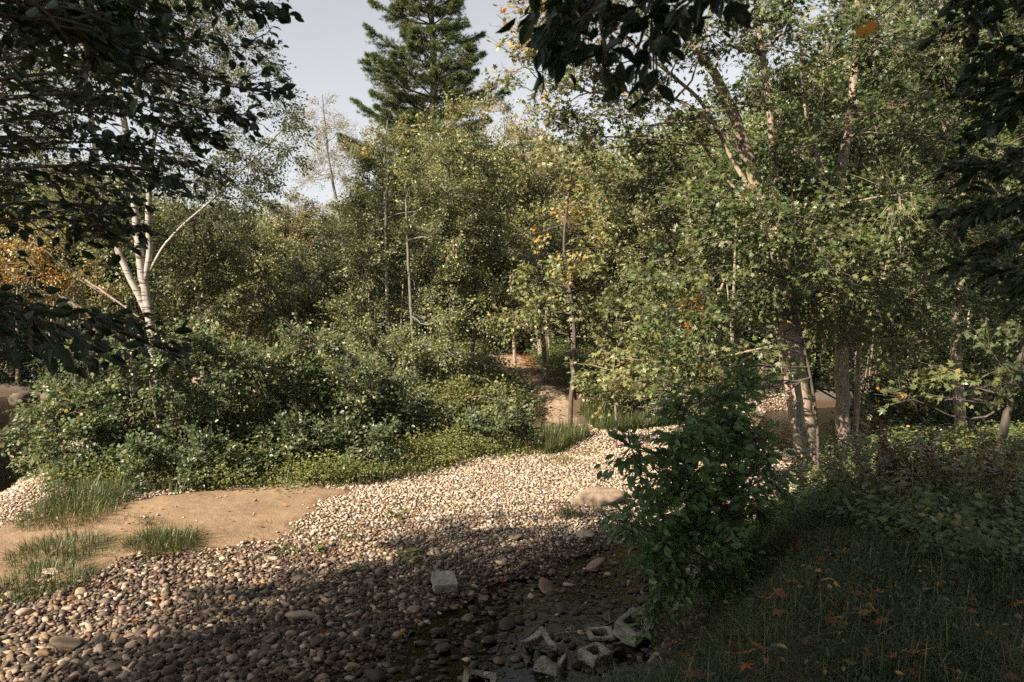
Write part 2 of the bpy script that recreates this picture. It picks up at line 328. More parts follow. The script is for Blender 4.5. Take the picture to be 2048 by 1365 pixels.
def water(name, poly, z, mat):
    gg = Geo(); P = np.array(poly); c = P.mean(0); n = len(P)
    gg.add(np.column_stack([P, np.full(n, z)]), np.arange(n)[None, :]); return tag(gg.build(name, mat, smooth=False), kind='structure')
def grow(poly, d):
    P = np.array(poly, float); c = P.mean(0); v = P - c; return P + v / np.linalg.norm(v, axis=1, keepdims=True) * d
water('river_water', grow(RIVER, .5), -.16, watermat('brown_river_water', (.30, .17, .07)))
water('stream_water', grow(STREAM, .5), -.028, watermat('clear_shallow_water', (.04, .027, .016), 9))
water('channel_water', grow(BACKC, .5), -.16, watermat('brown_channel_water', (.35, .2, .09)))

# ------------------------------------------------------------------ stones
def ico(sub):
    import bmesh
    bm = bmesh.new(); bmesh.ops.create_icosphere(bm, subdivisions=sub, radius=1.0)
    v = np.array([x.co[:] for x in bm.verts]); f = np.array([[y.index for y in x.verts] for x in bm.faces]); bm.free(); return v, f
def lump(v, k, amp=.22):
    r = np.random.default_rng(k); o = np.ones(len(v))
    for _ in range(5):
        d = nrm(r.normal(size=3)); o += amp * .6 * np.sin(v @ d * r.uniform(1.5, 3.4) + r.uniform(0, 6))
    p = v * o[:, None]
    for _ in range(6):                      # a few worn flat facets
        d = nrm(r.normal(size=3)); h = r.uniform(.5, .9); s = p @ d; p = p - np.where(s > h, (s - h) * .8, 0)[:, None] * d
    return p
def stones(geo, pos, size, sub, tone, flatz=(.32, .65), tilt=.3, amp=.22):
    v0, f0 = ico(sub); n = len(pos); vars_ = np.array([lump(v0, k, amp) for k in range(14)])
    V = vars_[rng.integers(0, 14, n)]
    sc = np.stack([size * rng.uniform(.9, 1.4, n), size * rng.uniform(.6, 1.05, n), size * rng.uniform(*flatz, n)], -1) * .5
    V = V * sc[:, None]
    a = rng.uniform(0, 2 * np.pi, n); tx = rng.normal(0, tilt, n); ty = rng.normal(0, tilt, n)
    def rot(V, ang, i, j):
        c, s = np.cos(ang)[:, None], np.sin(ang)[:, None]; O = V.copy(); O[..., i] = V[..., i] * c - V[..., j] * s; O[..., j] = V[..., i] * s + V[..., j] * c; return O
    V = rot(rot(rot(V, tx, 1, 2), ty, 0, 2), a, 0, 1) + pos[:, None]
    geo.add(V.reshape(-1, 3), (np.arange(n)[:, None, None] * len(v0) + f0[None]).reshape(-1, 3), np.repeat(tone, len(v0)))
def gravel_ok(x, y):
    return (sdist(BANK, x, y) < .35) & (sdist(ISLE, x, y) < .25) & (sdist(RIVER, x, y) < .7) & (sdist(FARB, x, y) < 0)
BOULDERS = [(1195, 992, .42)]
def tones(x, y, n):
    t = np.clip(rng.normal(.52, .2, n), 0.03, 1); return t
def scatter(n, x0, x1, y0, y1):
    x = rng.uniform(x0, x1, n); y = rng.uniform(y0, y1, n); k = (np.abs(x) < y * .68 + .6); return x[k], y[k]
def layer(step, smin, smax, sub, geo, y0, y1, prob=1.0, sink=.15, sel=None, zmin=-9):
    xs = np.arange(-9.5, 7.5, step); ys = np.arange(y0, y1, step); X, Y = np.meshgrid(xs, ys)
    X = X + rng.uniform(-.42, .42, X.shape) * step; Y = Y + rng.uniform(-.42, .42, Y.shape) * step; X, Y = X.ravel(), Y.ravel()
    k = (np.abs(X) < Y * .68 + .5) & gravel_ok(X, Y) & (rng.random(X.shape) < prob)
    sd = sdist(SAND, X, Y) + wob(X, Y, .35, 9) * .12; k &= (sd < .05 + .09 * wob(X, Y, .12, 2)) | ((rng.random(X.shape) < .004 + .09 * ss(.16, 0, sd) + .06 * ss(-3.4, -5, X) * (wob(X, Y, .3, 6) > .2)))
    pth = sdist(PATH, X, Y); k &= (pth < 0.1)
    st = sdist(STREAM, X, Y) + wob(X, Y, .35, 3) * .14
    deep = ss(.1, .45, st); k &= rng.random(X.shape) > deep * .5
    if sel is not None: k &= sel(X, Y)
    X, Y = X[k], Y[k]; n = len(X); sz = smin + (smax - smin) * rng.random(n) ** 2.2
    sz = sz * (1 + .25 * ss(8.5, 5.5, Y)); Z = np.maximum(height(X, Y), zmin) + sz * sink + .03 * ss(-.02, .15, sd[k])
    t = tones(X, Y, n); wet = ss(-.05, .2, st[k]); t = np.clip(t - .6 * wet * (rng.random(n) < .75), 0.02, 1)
    t = np.clip(t - .39 * ss(8.6, 7.0, Y - .25 * wob(X, Y, .8, 4)), .02, 1)  # near stones browner, and toned down further to deepen the shade
    stones(geo, np.stack([X, Y, Z], -1), sz, sub, t); return n
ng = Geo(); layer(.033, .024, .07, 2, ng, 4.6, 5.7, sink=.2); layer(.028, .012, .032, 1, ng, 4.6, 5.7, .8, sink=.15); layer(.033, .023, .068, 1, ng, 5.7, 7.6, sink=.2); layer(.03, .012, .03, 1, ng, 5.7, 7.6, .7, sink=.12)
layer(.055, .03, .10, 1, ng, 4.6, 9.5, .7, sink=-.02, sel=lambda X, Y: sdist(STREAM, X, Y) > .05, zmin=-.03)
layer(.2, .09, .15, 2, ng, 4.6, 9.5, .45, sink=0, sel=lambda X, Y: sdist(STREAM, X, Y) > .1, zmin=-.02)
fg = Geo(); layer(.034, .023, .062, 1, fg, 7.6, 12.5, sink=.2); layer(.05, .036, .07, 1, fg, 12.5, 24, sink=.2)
tag(ng.build('pebbles', M['stone']), 'rounded brown and grey pebbles of the shaded near stretch of the river bar, shade deepened in their tone', 'pebbles', kind='stuff')
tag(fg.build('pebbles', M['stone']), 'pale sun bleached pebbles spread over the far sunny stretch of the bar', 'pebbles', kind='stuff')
# single cobbles
def cobble(name, label, cat, p, size, tone, group=None, flatz=(.5, .8), amp=.25, sub=3):
    gg = Geo(); stones(gg, np.array([[0, 0, 0.0]]), np.array([size]), sub, np.array([tone]), flatz, .2, amp)
    o = gg.build(name, M['stone']); o.location = p; return tag(o, label, cat, group)
k = 0; tries = 0; placed = []
while k < 150 and tries < 4000:
    tries += 1; px, py = rng.uniform(10, 1330), rng.uniform(1075, 1362); p = G(px, py)
    if not gravel_ok(np.array([p[0]]), np.array([p[1]]))[0] or sdist(SAND, p[:1], p[1:2])[0] > -.1 or sdist(BANK, p[:1], p[1:2])[0] > 0: continue
    if any(np.hypot(*(p[:2] - q)) < .2 for q in placed): continue
    placed.append(p[:2].copy()); st = sdist(STREAM, p[:1], p[1:2])[0]; sz = rng.uniform(.06, .105); k += 1
    inw = st > .3
    p[2] = max(p[2], -.09 if inw else -1) + sz * .22
    cobble('cobblestone', 'rounded wet cobble rising out of the dark shallow water' if inw else 'rounded brown cobble larger than the gravel around it', 'cobble', p, sz, rng.uniform(.12, .5), 'cobbles standing in the stream' if inw else 'large cobbles on the gravel bar', sub=2)
p = G(1196, 1008); p[2] += .07
gg = Geo(); stones(gg, np.array([[0, 0, 0.0]]), np.array([.50]), 4, np.array([.36]), (.46, .47), .03, .1); o = gg.build('boulder', M['stone']); o.location = p; tag(o, 'low tan boulder alone on the sunlit gravel', 'boulder')
for (px, py, sz, tn, lab) in [(1187, 1152, .24, .3, 'flat pale slab of stone lying in the stream at its upper bend'), (1098, 1195, .22, .26, 'wide humped stone in the stream below the flat slab'),
        (632, 1292, .17, .1, 'dark brown boulder among the shaded gravel near the lower edge'), (1170, 1075, .17, .45, 'pinkish round stone at the upper tip of the stream'),
        (598, 1240, .17, .45, 'pale oval stone on the shaded gravel above the dark boulder'), (967, 1207, .15, .2, 'dark upright stone at the edge of the stream'),
        (140, 1300, .16, .33, 'long tan stone half buried in the gravel at lower left'), (108, 1152, .16, .62, 'pale stone beside the lowest grass tuft on the sand'),
        (1033, 1080, .17, .2, 'brown stone on the boundary of sun and shade')]:
    q = G(px, py); q[2] = max(q[2], -.07) + sz * .2; cobble('river_rock', lab, 'rock', q, sz, tn, flatz=(.35, .5))
for (px, py, Y, sz, lab) in [(40, 812, 19.0, .8, 'grey brown boulder on the far river bank'), (110, 795, 20.5, 1.0, 'long low grey rock shelf behind the river boulder')]:
    q = W(px, py, Y); q[2] = max(hz(q[0], q[1]), -.1) + .15; cobble('river_boulder', lab, 'boulder', q, sz, .08)

# ------------------------------------------------------------------ trees
def px_r(r, Y): return r * Y / FPX
def sprays(gleaf, gtwig, C, D, L, m, size, tone, kind, flat_=.55, droop=.0, face=None, wid=.5):
    """C spray starts (n,3), D directions, m leaves each along a flat two-sided twig"""
    n = len(C)
    if n == 0: return
    up = nrm(np.array([0, 0, 1.0]) + rng.normal(0, .28, (n, 3))); side = nrm(np.cross(up, D))
    t = (np.arange(m)[None] + rng.random((n, m))) / m; sg = np.where(rng.random((n, m)) < .5, -1, 1)
    L = np.broadcast_to(L, (n,))[:, None]
    width = wid * L * (1.05 - t * .8) * rng.random((n, m))
    pos = C[:, None] + D[:, None] * (t * L)[..., None] + side[:, None] * (sg * width)[..., None] + np.array([0, 0, -1.0]) * (droop * L * t ** 2)[..., None]
    pos = pos + rng.normal(0, .06, pos.shape) * L[..., None]
    axis = nrm(D[:, None] * .7 + side[:, None] * sg[..., None] * .8 + rng.normal(0, .38, pos.shape) - np.array([0, 0, .28]))
    nr = nrm(up[:, None] * (1 - flat_) + rng.normal(0, .42, pos.shape) + (np.array([0, 0, 0.0]) if face is None else face))
    s = size * rng.uniform(.65, 1.25, (n, m))
    tn = np.clip(np.broadcast_to(tone, (n,))[:, None] + rng.normal(0, .085, (n, m)), 0, 1)
    leaves(gleaf, pos.reshape(-1, 3), axis.reshape(-1, 3), nr.reshape(-1, 3), s.ravel(), tn.ravel(), kind)
    if gtwig is not None:
        P = np.stack([C, C + D * L * .5 - np.array([0, 0, 1]) * droop * L * .25, C + D * L * .95 - np.array([0, 0, 1]) * droop * L * .9], 1)
        tubes(gtwig, P, np.tile(np.array([.0045, .003, .0015]), (n, 1)) * (.6 + size * 8), 3)
SUNF = SUN * .45
def tree(name, label, cat, base, stems, blobs, leafmat_, kind, size, bark, lai=2.6, m=12, L=.42, spread=.1, group=None, part='trunk', droop=.12, limbr=.022, limbs=True, sz_y=1.0, face=SUNF, crown='crown', stick=4, fill=.35, low=.3):
    """stems: list of [(x,y,z,r)...]; blobs: (centre, radius, tone, density factor)"""
    base = np.asarray(base, float); th = thing(name, label, cat, base, group); size = size * .86; lai = lai * 1.1
    skel = []
    for st in stems:
        st = np.array(st, float); K = max(6, len(st) * 4); q = smooth_line(st, K); P = q[:, :3].copy()
        rr = np.maximum(q[:, 3], .004); j = np.linspace(0, 1, K)[:, None]
        P += rng.normal(0, 1, (K, 3)) * rr[:, None] * .10 * np.minimum(1, j * 6)
        gs = Geo(); tubes(gs, P[None], rr[None], 10 if rr.max() > .05 else 6); gs.build(part, M[bark], th, loc=base)
        skel.append(q)
    SK = np.concatenate([q[q[:, 2] > q[:, 2].min() + low * (q[:, 2].max() - q[:, 2].min())] for q in skel]); gl = Geo(); gt = Geo()
    for (c, r, tone, den) in blobs:
        c = np.asarray(c, float); r = np.atleast_1d(r) * np.ones(3) * np.array([1, 1, sz_y]); rm = float(np.cbrt(r.prod()))
        # a limb from the trunk into the blob
        d = np.linalg.norm(SK[:, :3] - c, axis=1) + np.maximum(0, SK[:, 2] - c[2]) * 1.6 + 0.0
        a = SK[np.argmin(d)]; s0 = a[:3]; ln = np.linalg.norm(c - s0)
        lr = min(limbr * (.5 + rm * .6) + .004, a[3] * .7 + .003)
        if limbs:
            mid = s0 * .5 + c * .5 + np.array([0, 0, rng.uniform(-.14, .05) * ln]) + rng.normal(0, .08, 3) * ln
            q = smooth_line([s0, mid, c, c + (c - s0) / (ln + .01) * rm * .5], 10) + rng.normal(0, .012, (10, 3)) * ln
            q[0] = s0; tubes(gt, q[None], np.linspace(lr, lr * .25, 10)[None], 5)
        else: q = np.array([s0 * .3 + c * .7, c])
        la = m * size ** 2 * .5
        n = int(max(4, math.pi * rm * rm * lai * den / la))
        u = randdir(n); rad = np.where(rng.random(n) < fill, rng.random(n) ** .5 * .8, rng.uniform(.62, 1.0, n))
        rad = rad * (1 + .22 * np.sin(u[:, 0] * 5 + c[0] * 3) * np.sin(u[:, 2] * 6 + c[2] * 2 + u[:, 1] * 4))
        C = c + u * r * rad[:, None]
        # boughs: pull the sprays together into clumps
        nb = max(3, n // 9); cen = C[rng.integers(0, n, nb)]; idx = np.argmin(((C[:, None] - cen[None]) ** 2).sum(-1), 1)
        C = C * .46 + cen[idx] * .54; C[:, 2] = C[:, 2] * .75 + cen[idx][:, 2] * .25
        out = nrm(cen - c * .8 - s0 * .2)
        if limbs:
            near = q[np.argmin(((cen[:, None] - q[None]) ** 2).sum(-1), 1)]; mb = (near + cen) / 2 + rng.normal(0, .06, cen.shape) * rm
            tubes(gt, np.stack([near, mb, cen, cen + out * L * .8], 1), np.tile(np.array([.6, .45, .3, .12]), (nb, 1)) * lr * .55 + .0015, stick)
        D = nrm(out[idx] * .55 + nrm(C - c) * .45 + rng.normal(0, .35, C.shape) + np.array([0, 0, .1])); 
        sprays(gl, gt if size > .035 else None, C, D, L * rng.uniform(.6, 1.2, n), m, size, tone + rng.normal(0, spread, n), kind, face=face, droop=droop)
    gl.build(crown, M[leafmat_], th, smooth=False, loc=base)
    if gt.n: gt.build('branches', M[bark if bark != 'barkb' else 'barka'], th, loc=base)
    return th
def B(Y, lst, dy=.6):
    """blobs given as (px, py, radius px, tone, density) at about depth Y"""
    out = []
    for b in lst:
        px, py, r = b[:3]; tone = b[3] if len(b) > 3 else .32; den = b[4] if len(b) > 4 else 1
        y = Y + rng.uniform(-dy, dy); out.append((W(px, py, y), px_r(r, y), tone, den))
    return out
def ST(Y, pts, r0, r1=None, dy=0.0):
    r1 = r0 * .35 if r1 is None else r1; n = len(pts)
    return [(*W(px, py, Y + dy * i / max(1, n - 1)), r0 + (r1 - r0) * i / max(1, n - 1)) for i, (px, py) in enumerate(pts)]
def foot(stem):
    """carry a stem's foot down to the ground"""
    x, y, z, r = stem[0]; h = hz(x, y)
    if z > h + .02: return [(x, y, h - .05, r * 1.15)] + stem
    stem = list(stem); stem[0] = (x, y, h - .05, r); return stem
def T(name, label, cat, Y, stems, blobs, mat, kind, size, bark, dy=.6, **kw):
    stems = [foot(s) if i == 0 or kw.get('allfoot') else s for i, s in enumerate(stems)]; kw.pop('allfoot', None)
    b = stems[0][0]; return tree(name, label, cat, (b[0], b[1], hz(b[0], b[1])), stems, B(Y, blobs, dy) if not isinstance(blobs, tuple) else blobs[0], mat, kind, size, bark, **kw)

# --- the pine
Yp = 38
pt = ST(Yp, [(880, 640), (872, 420), (866, 280), (868, 150), (862, 20), (856, -110), (852, -190)], .32, .03); pt = foot(pt)
th = thing('white_pine', 'tall dark green pine standing above all the broadleaf trees', 'pine tree', (pt[0][0], pt[0][1], hz(pt[0][0], pt[0][1])))
base = th.location[:]; gs = Geo(); q = smooth_line(np.array(pt), 40); tubes(gs, q[None, :, :3], q[None, :, 3], 9); gs.build('trunk', M['barkd'], th, loc=base)
gl = Geo(); gt = Geo(); py = 560
prof = [(-190, 20), (-120, 62), (-40, 88), (20, 100), (100, 112), (160, 135), (220, 150), (300, 175), (400, 190), (560, 200)]
while py > -185:
    z = W(866, py, Yp)[2]; k = np.interp(z, q[:, 2], np.arange(40)); tp = np.array([np.interp(k, np.arange(40), q[:, i]) for i in range(3)])
    rr = .95 * px_r(np.interp(py, [a for a, b in prof], [b for a, b in prof]), Yp); nb = rng.integers(6, 10); a0 = rng.uniform(0, 6)
    for j in range(nb):
        a = a0 + j * 2 * np.pi / nb + rng.normal(0, .2); ln = rr * rng.uniform(.55, 1.12) * (1.08 if math.cos(a) < 0 else .95)
        if rng.random() < .08: ln *= .55
        d = np.array([math.cos(a), math.sin(a), 0]); up_ = rng.uniform(.22, .42)
        bq = np.array([tp, tp + d * ln * .35 + [0, 0, ln * .05], tp + d * ln * .7 + [0, 0, ln * up_ * .5], tp + d * ln + [0, 0, ln * up_]]); bq = smooth_line(bq, 9)
        tubes(gt, bq[None], np.linspace(.05, .012, 9)[None] * (.4 + rr / 4), 4)
        ns = int(19 * ln + 8); tt = rng.uniform(.18, 1, ns) ** .8; pp = np.array([[np.interp(t_ * 8, np.arange(9), bq[:, i]) for i in range(3)] for t_ in tt])
        sd_ = np.cross(d, [0, 0, 1]); sg = rng.choice([-1, 1], ns); sl = (.75 + ln * .36) * (1.12 - tt) * rng.uniform(.5, 1.1, ns)
        C = pp; D = nrm(d * .8 + sd_ * sg[:, None] * rng.uniform(.4, 1.5, (ns, 1)) + [0, 0, .12] + rng.normal(0, .12, (ns, 3)))
        tubes(gt, np.stack([C, C + D * sl[:, None]], 1), np.tile([.012, .006], (ns, 1)), 3)
        m_ = 7; tk = rng.uniform(.25, 1.05, (ns, m_)); P = (C[:, None] + D[:, None] * (sl[:, None] * tk)[..., None] + rng.normal(0, .035, (ns, m_, 3))).reshape(-1, 3)
        kk = 20; PP = np.repeat(P, kk, 0); dd = nrm(np.repeat(np.repeat(D, m_, 0), kk, 0) * .8 + rng.normal(0, .85, (len(PP), 3)) + [0, 0, .3])
        leaves(gl, PP, dd, randdir(len(PP)), rng.uniform(.08, .17, len(PP)), np.clip(np.repeat(rng.normal(.35, .18, len(P)), kk), 0, .6), 'needle')
    py -= rng.uniform(26, 44)
gl.build('foliage', M['pine'], th, smooth=False, loc=base); gt.build('branches', M['barkd'], th, loc=base)

# --- far woods, one mass behind everything
def woods(name, label, cells, mat, size, tone, seed=0, lai=3.2, kind_='round'):
    gl = Geo(); gb = Geo()
    for (px, py, Y, r) in cells:
        c = W(px, py, Y); rm = px_r(r, Y); n = int(math.pi * rm * rm * lai / (14 * size ** 2 * .5)); u = randdir(n)
        C = c + u * rm * rng.uniform(.45, 1, n)[:, None] * np.array([1, 1, .9]); nb = max(3, n // 12); cen = C[rng.integers(0, n, nb)]
        idx = np.argmin(((C[:, None] - cen[None]) ** 2).sum(-1), 1); C = C * .6 + cen[idx] * .4
        sprays(gl, None, C, nrm(u + rng.normal(0, .4, u.shape)), .8, 14, size, tone + rng.normal(0, .12, n), kind_, face=SUNF)
        zg = hz(c[0], c[1]); 
    return tag(gl.build(name, M[mat], smooth=False), label, 'woods', kind='stuff')
cells = []
top = [(-400, 200), (0, 380), (200, 360), (400, 430), (560, 450), (660, 480), (760, 420), (900, 330), (1050, 310), (1200, 330), (1400, 250), (1700, 120), (2100, 60), (2500, 100)]
for Y, f in ((27, 0), (33, 60)):
    for px in range(-350, 2450, 95):
        t0 = np.interp(px, [a for a, b in top], [b for a, b in top]) - (0 if f == 0 else 10)
        py = t0 + rng.uniform(0, 25) + f * 0
        while py < 760: cells.append((px + rng.uniform(-30, 30), py + 60, Y + rng.uniform(-2, 2), rng.uniform(75, 105))); py += 95
cells = [c_ for c_ in cells if not (920 < c_[0] < 1090 and c_[1] > 560 and c_[2] < 30)]
FW = woods('far_woods', 'dense far woods closing the view behind the nearer trees', cells, 'olive', .10, .28)
gb = Geo()
for _ in range(120):
    px = rng.uniform(-300, 2400); Y = rng.uniform(22, 34); c = W(px, 690, Y); h0 = hz(c[0], c[1]); ht = rng.uniform(2.5, 4.5); l = rng.normal(0, .4, 2); r_ = rng.uniform(.03, .09)
    tubes(gb, smooth_line([(c[0], c[1], h0 - .1), (c[0] + l[0] * .4, c[1] + l[1] * .4, h0 + ht * .5), (c[0] + l[0], c[1] + l[1], h0 + ht)], 6)[None], np.linspace(r_, r_ * .4, 6)[None], 6)
o = gb.build('trunks', M['bark'], FW); o['kind'] = 'stuff'
#TREES_SECTION

# --- left: the white birch clump
T('white_birch', 'leaning clump of three white birch trunks with an airy crown', 'birch tree', 15.0,
  [ST(15, [(322, 850), (312, 760), (302, 650), (285, 550), (272, 440), (262, 330), (246, 230), (228, 100), (214, -70)], .10, .04),
   ST(15, [(300, 640), (268, 570), (235, 500), (206, 410), (188, 270), (172, 160), (165, 0), (160, -90)], .068, .03),
   ST(15, [(290, 560), (299, 500), (297, 430), (303, 330), (312, 260), (350, 160), (385, 60), (410, -60)], .064, .022),
   ST(15, [(298, 545), (330, 490), (372, 445), (430, 395), (520, 305), (585, 240)], .03, .010)],
  [(380, 60, 95, .3, .6), (480, 105, 70, .35, .55), (530, 130, 42, .35, .55), (425, 170, 70, .3, .5), (410, 235, 60, .28, .6), (560, 215, 42, .22, .9), (590, 260, 32, .2, .9), (575, 300, 38, .2, .9), (500, 310, 55, .25, .7), (480, 370, 60, .25, .8),
   (330, 190, 70, .3, .5), (300, 60, 90, .3, .5), (150, 60, 100, .3, .6), (130, 180, 80, .3, .6), (240, 130, 70, .4, .4), (420, 330, 60, .25, .8), (520, 400, 45, .22, .8), (350, 340, 45, .28, .6), (60, 240, 90, .4, .6), (400, 430, 55, .26, .8), (120, 330, 70, .4, .6), (230, 370, 55, .4, .5), (30, 100, 90, .35, .6), (450, 20, 60, .3, .5), (380, -60, 90, .3, .5), (200, -60, 100, .3, .6)],
  'birch', 'oval', .062, 'barkb', lai=2.3, m=9, L=.36, face=SUNF * .3, droop=.35, limbr=.014, allfoot=False)
T('yellow_tree', 'small tree with yellow autumn leaves at the left edge behind the birch', 'tree', 15.6,
  [ST(15.6, [(215, 760), (180, 640), (120, 590), (60, 520), (-30, 460)], .06, .02), ST(15.6, [(215, 660), (235, 610), (160, 560), (90, 500)], .03, .01)],
  [(20, 455, 55, .67, .9), (70, 480, 50, .67, .9), (10, 540, 50, .68, .9), (75, 555, 42, .74, .9), (135, 560, 42, .78, .8), (175, 575, 36, .76, .7), (110, 500, 40, .6, .8), (-40, 520, 60, .75, 1), (140, 610, 36, .7, .6), (190, 530, 35, .5, .7)],
  'birch', 'oval', .065, 'twig', lai=1.7, spread=.08, droop=.2)
T('slim_tree', 'leafy green tree filling the gap beside the birch trunks', 'tree', 16.5,
  [ST(16.5, [(410, 860), (405, 700), (395, 560), (385, 420)], .07, .02)],
  [(370, 480, 60, .32), (420, 540, 62, .34), (350, 570, 55, .34), (400, 620, 62, .33), (330, 640, 50, .34), (450, 470, 50, .3), (450, 600, 50, .3), (240, 660, 50, .36, .8), (260, 590, 40, .36, .7), (215, 470, 55, .34, .6), (150, 420, 60, .3, .7), (215, 620, 40, .4, .6), (385, 540, 45, .36), (320, 500, 40, .34, .6)],
  'olive', 'oval', .07, 'twig', lai=3.2)
# --- mid row: olive young trees
T('tan_birch', 'sparse thin birch with tan drying leaves against the sky', 'birch tree', 23,
  [ST(23, [(700, 700), (690, 520), (672, 400), (655, 300), (645, 190)], .07, .012)],
  [(645, 215, 34, .62, .6), (640, 260, 45, .62, .6), (675, 265, 36, .64, .6), (655, 310, 55, .6, .6), (690, 330, 45, .58, .7), (640, 350, 45, .55, .6), (690, 390, 50, .5, .8), (720, 300, 36, .6, .5)],
  'pale', 'diamond', .06, 'barka', lai=1.1, m=8, L=.4, droop=.2, limbr=.012, spread=.08)
for nm, lb, Y, st, bl, mt in [
  ('hazy_tree', 'rounded pale tree on the low skyline between birch and pine', 24, [(600, 760), (590, 560), (585, 430)], [(590, 430, 40, .4), (550, 460, 45, .4), (630, 450, 40, .4), (585, 500, 60, .4), (520, 510, 45, .36), (640, 520, 50, .4), (690, 470, 40, .4)], 'pale'),
  ('willow_tree', 'feathery grey green tree beside the birch at mid height', 20, [(470, 800), (500, 640), (530, 520)], [(500, 480, 50, .35), (460, 520, 50, .35), (540, 530, 55, .4), (480, 580, 55, .4), (560, 590, 55, .42), (500, 640, 50, .55, .8), (610, 560, 55, .38), (430, 450, 40, .3)], 'olive'),
  ('leaning_tree', 'olive tree with a pale leaning stem above the grey shrubs', 17.5, [(640, 820), (610, 720), (560, 600), (480, 480)], [(540, 620, 48, .5, .8), (600, 640, 55, .4), (660, 620, 60, .4), (630, 560, 55, .38), (690, 560, 55, .38), (570, 680, 50, .4), (500, 650, 40, .62, .7), (640, 700, 50, .38)], 'olive'),
  ('slender_maple', 'slender maple with bronze tips standing left of the pine foot', 18.5, [(745, 830), (750, 600), (762, 420), (775, 240)], [(775, 260, 26, .6, .8), (760, 310, 36, .5), (800, 320, 30, .45), (745, 370, 50, .4), (800, 390, 50, .4), (720, 430, 50, .38), (770, 470, 60, .36), (700, 510, 50, .38), (830, 300, 28, .45)], 'olive'),
  ]:
    T(nm, lb, 'tree', Y, [ST(Y, st, .07, .015)], bl, mt, 'oval', .075, 'barka', lai=3.8, L=.42)
T('aspen_tree', 'straight thin trunked tree with a tall tapering crown in front of the pine', 'aspen tree', 16.0,
  [ST(16, [(783, 850), (777, 700), (774, 560), (772, 430), (778, 320)], .055, .02), ST(16, [(800, 850), (790, 760), (779, 640)], .03, .02)],
  [(750, 440, 50, .38), (800, 470, 45, .4), (730, 520, 55, .38), (800, 550, 50, .38), (740, 610, 55, .36), (700, 640, 50, .36), (800, 640, 45, .36), (760, 700, 50, .34), (690, 710, 45, .34), (850, 500, 50, .4), (730, 770, 45, .34), (850, 420, 45, .4)],
  'olive', 'oval', .062, 'barka', lai=2.7)
T('aspen_tree', 'second grey stemmed young tree with a slight lean and yellow green crown', 'aspen tree', 15.6,
  [ST(15.6, [(838, 860), (832, 740), (822, 620), (816, 500), (812, 400)], .05, .02)],
  [(860, 570, 50, .4), (850, 640, 45, .4), (890, 630, 40, .4, .8), (820, 700, 40, .36), (880, 700, 45, .36, .8), (840, 340, 45, .42), (880, 390, 50, .4), (830, 780, 40, .34), (900, 480, 50, .4), (790, 760, 36, .34)],
  'olive', 'oval', .062, 'barka', lai=2.5)
T('birch_tree', 'tall bushy tree whose two peaks overlap the foot of the pine', 'birch tree', 17.0,
  [ST(17, [(946, 850), (944, 720), (950, 600), (930, 450), (915, 300)], .06, .02), ST(17, [(975, 800), (966, 650), (960, 560)], .035, .02), ST(17, [(905, 800), (897, 660), (890, 540)], .03, .02)],
  [(920, 235, 32, .5), (880, 275, 34, .52), (935, 290, 42, .42), (890, 330, 45, .42), (950, 350, 50, .4), (905, 400, 55, .4), (970, 420, 55, .42), (920, 480, 55, .42), (990, 490, 50, .4), (960, 550, 55, .4), (1000, 560, 45, .42), (935, 610, 45, .42), (985, 620, 50, .44), (1030, 590, 40, .46), (1060, 560, 40, .44), (960, 215, 20, .5, .7)],
  'olive', 'oval', .068, 'barka', lai=3.6)
T('arching_tree', 'pale grey leafed tree arching over the skyline right of the pine', 'tree', 25,
  [ST(25, [(1080, 700), (1060, 480), (1045, 300), (1020, 240), (985, 195)], .09, .02)],
  [(985, 190, 22, .5, .8), (1005, 215, 28, .45, .8), (1040, 240, 34, .45), (1030, 290, 42, .4), (980, 300, 40, .42), (1060, 320, 50, .4), (1000, 360, 50, .4), (1090, 370, 55, .4), (1050, 420, 55, .38), (1140, 330, 45, .4), (1130, 420, 50, .4)],
  'pale', 'oval', .085, 'bark', lai=2.0)
for nm, lb, Y, st, bl, mt in [
  ('round_tree', 'broad olive crowned tree behind the yellow tipped sapling', 19.5, [(1090, 830), (1085, 620), (1070, 470)], [(1060, 470, 55, .4), (1120, 460, 55, .42), (1090, 530, 60, .4), (1170, 510, 55, .38), (1200, 440, 55, .4), (1150, 590, 55, .36), (1210, 580, 55, .36), (1060, 630, 45, .36, .8), (1230, 500, 50, .38), (1180, 640, 50, .34)], 'olive'),
  ('glade_tree', 'grey green tree with bare crooked stems deep right of the glade', 19.0, [(1230, 800), (1210, 640), (1215, 520), (1235, 430)], [(1250, 400, 50, .42), (1300, 440, 55, .4), (1270, 490, 55, .4), (1330, 500, 50, .38), (1310, 380, 45, .42), (1360, 440, 50, .4), (1380, 520, 55, .36), (1290, 560, 55, .36), (1340, 600, 55, .34), (1270, 640, 50, .32)], 'olive'),
  ]:
    T(nm, lb, 'tree', Y, [ST(Y, st, .07, .02)], bl, mt, 'oval', .078, 'bark', lai=3.8)
T('young_maple', 'slim brown trunked maple with orange tipped leaves beside the path', 'maple tree', 14.2,
  [ST(14.2, [(1141, 812), (1148, 730), (1147, 640), (1137, 560), (1128, 490), (1136, 400), (1150, 300)], .045, .015), ST(14.3, [(1152, 800), (1143, 740), (1137, 670)], .03, .015)],
  [(1120, 430, 40, .61, .6), (1170, 400, 38, .61, .6), (1095, 460, 32, .6, .6), (1130, 500, 38, .55, .7), (1090, 560, 46, .44), (1150, 580, 46, .42, .9), (1190, 560, 46, .44), (1080, 620, 40, .46), (1200, 620, 40, .42), (1130, 340, 40, .5, .8), (1210, 480, 40, .5, .8), (1060, 660, 30, .44, .7), (1035, 640, 28, .46, .6)],
  'olive', 'maple', .085, 'barkd', lai=2.3, m=9)
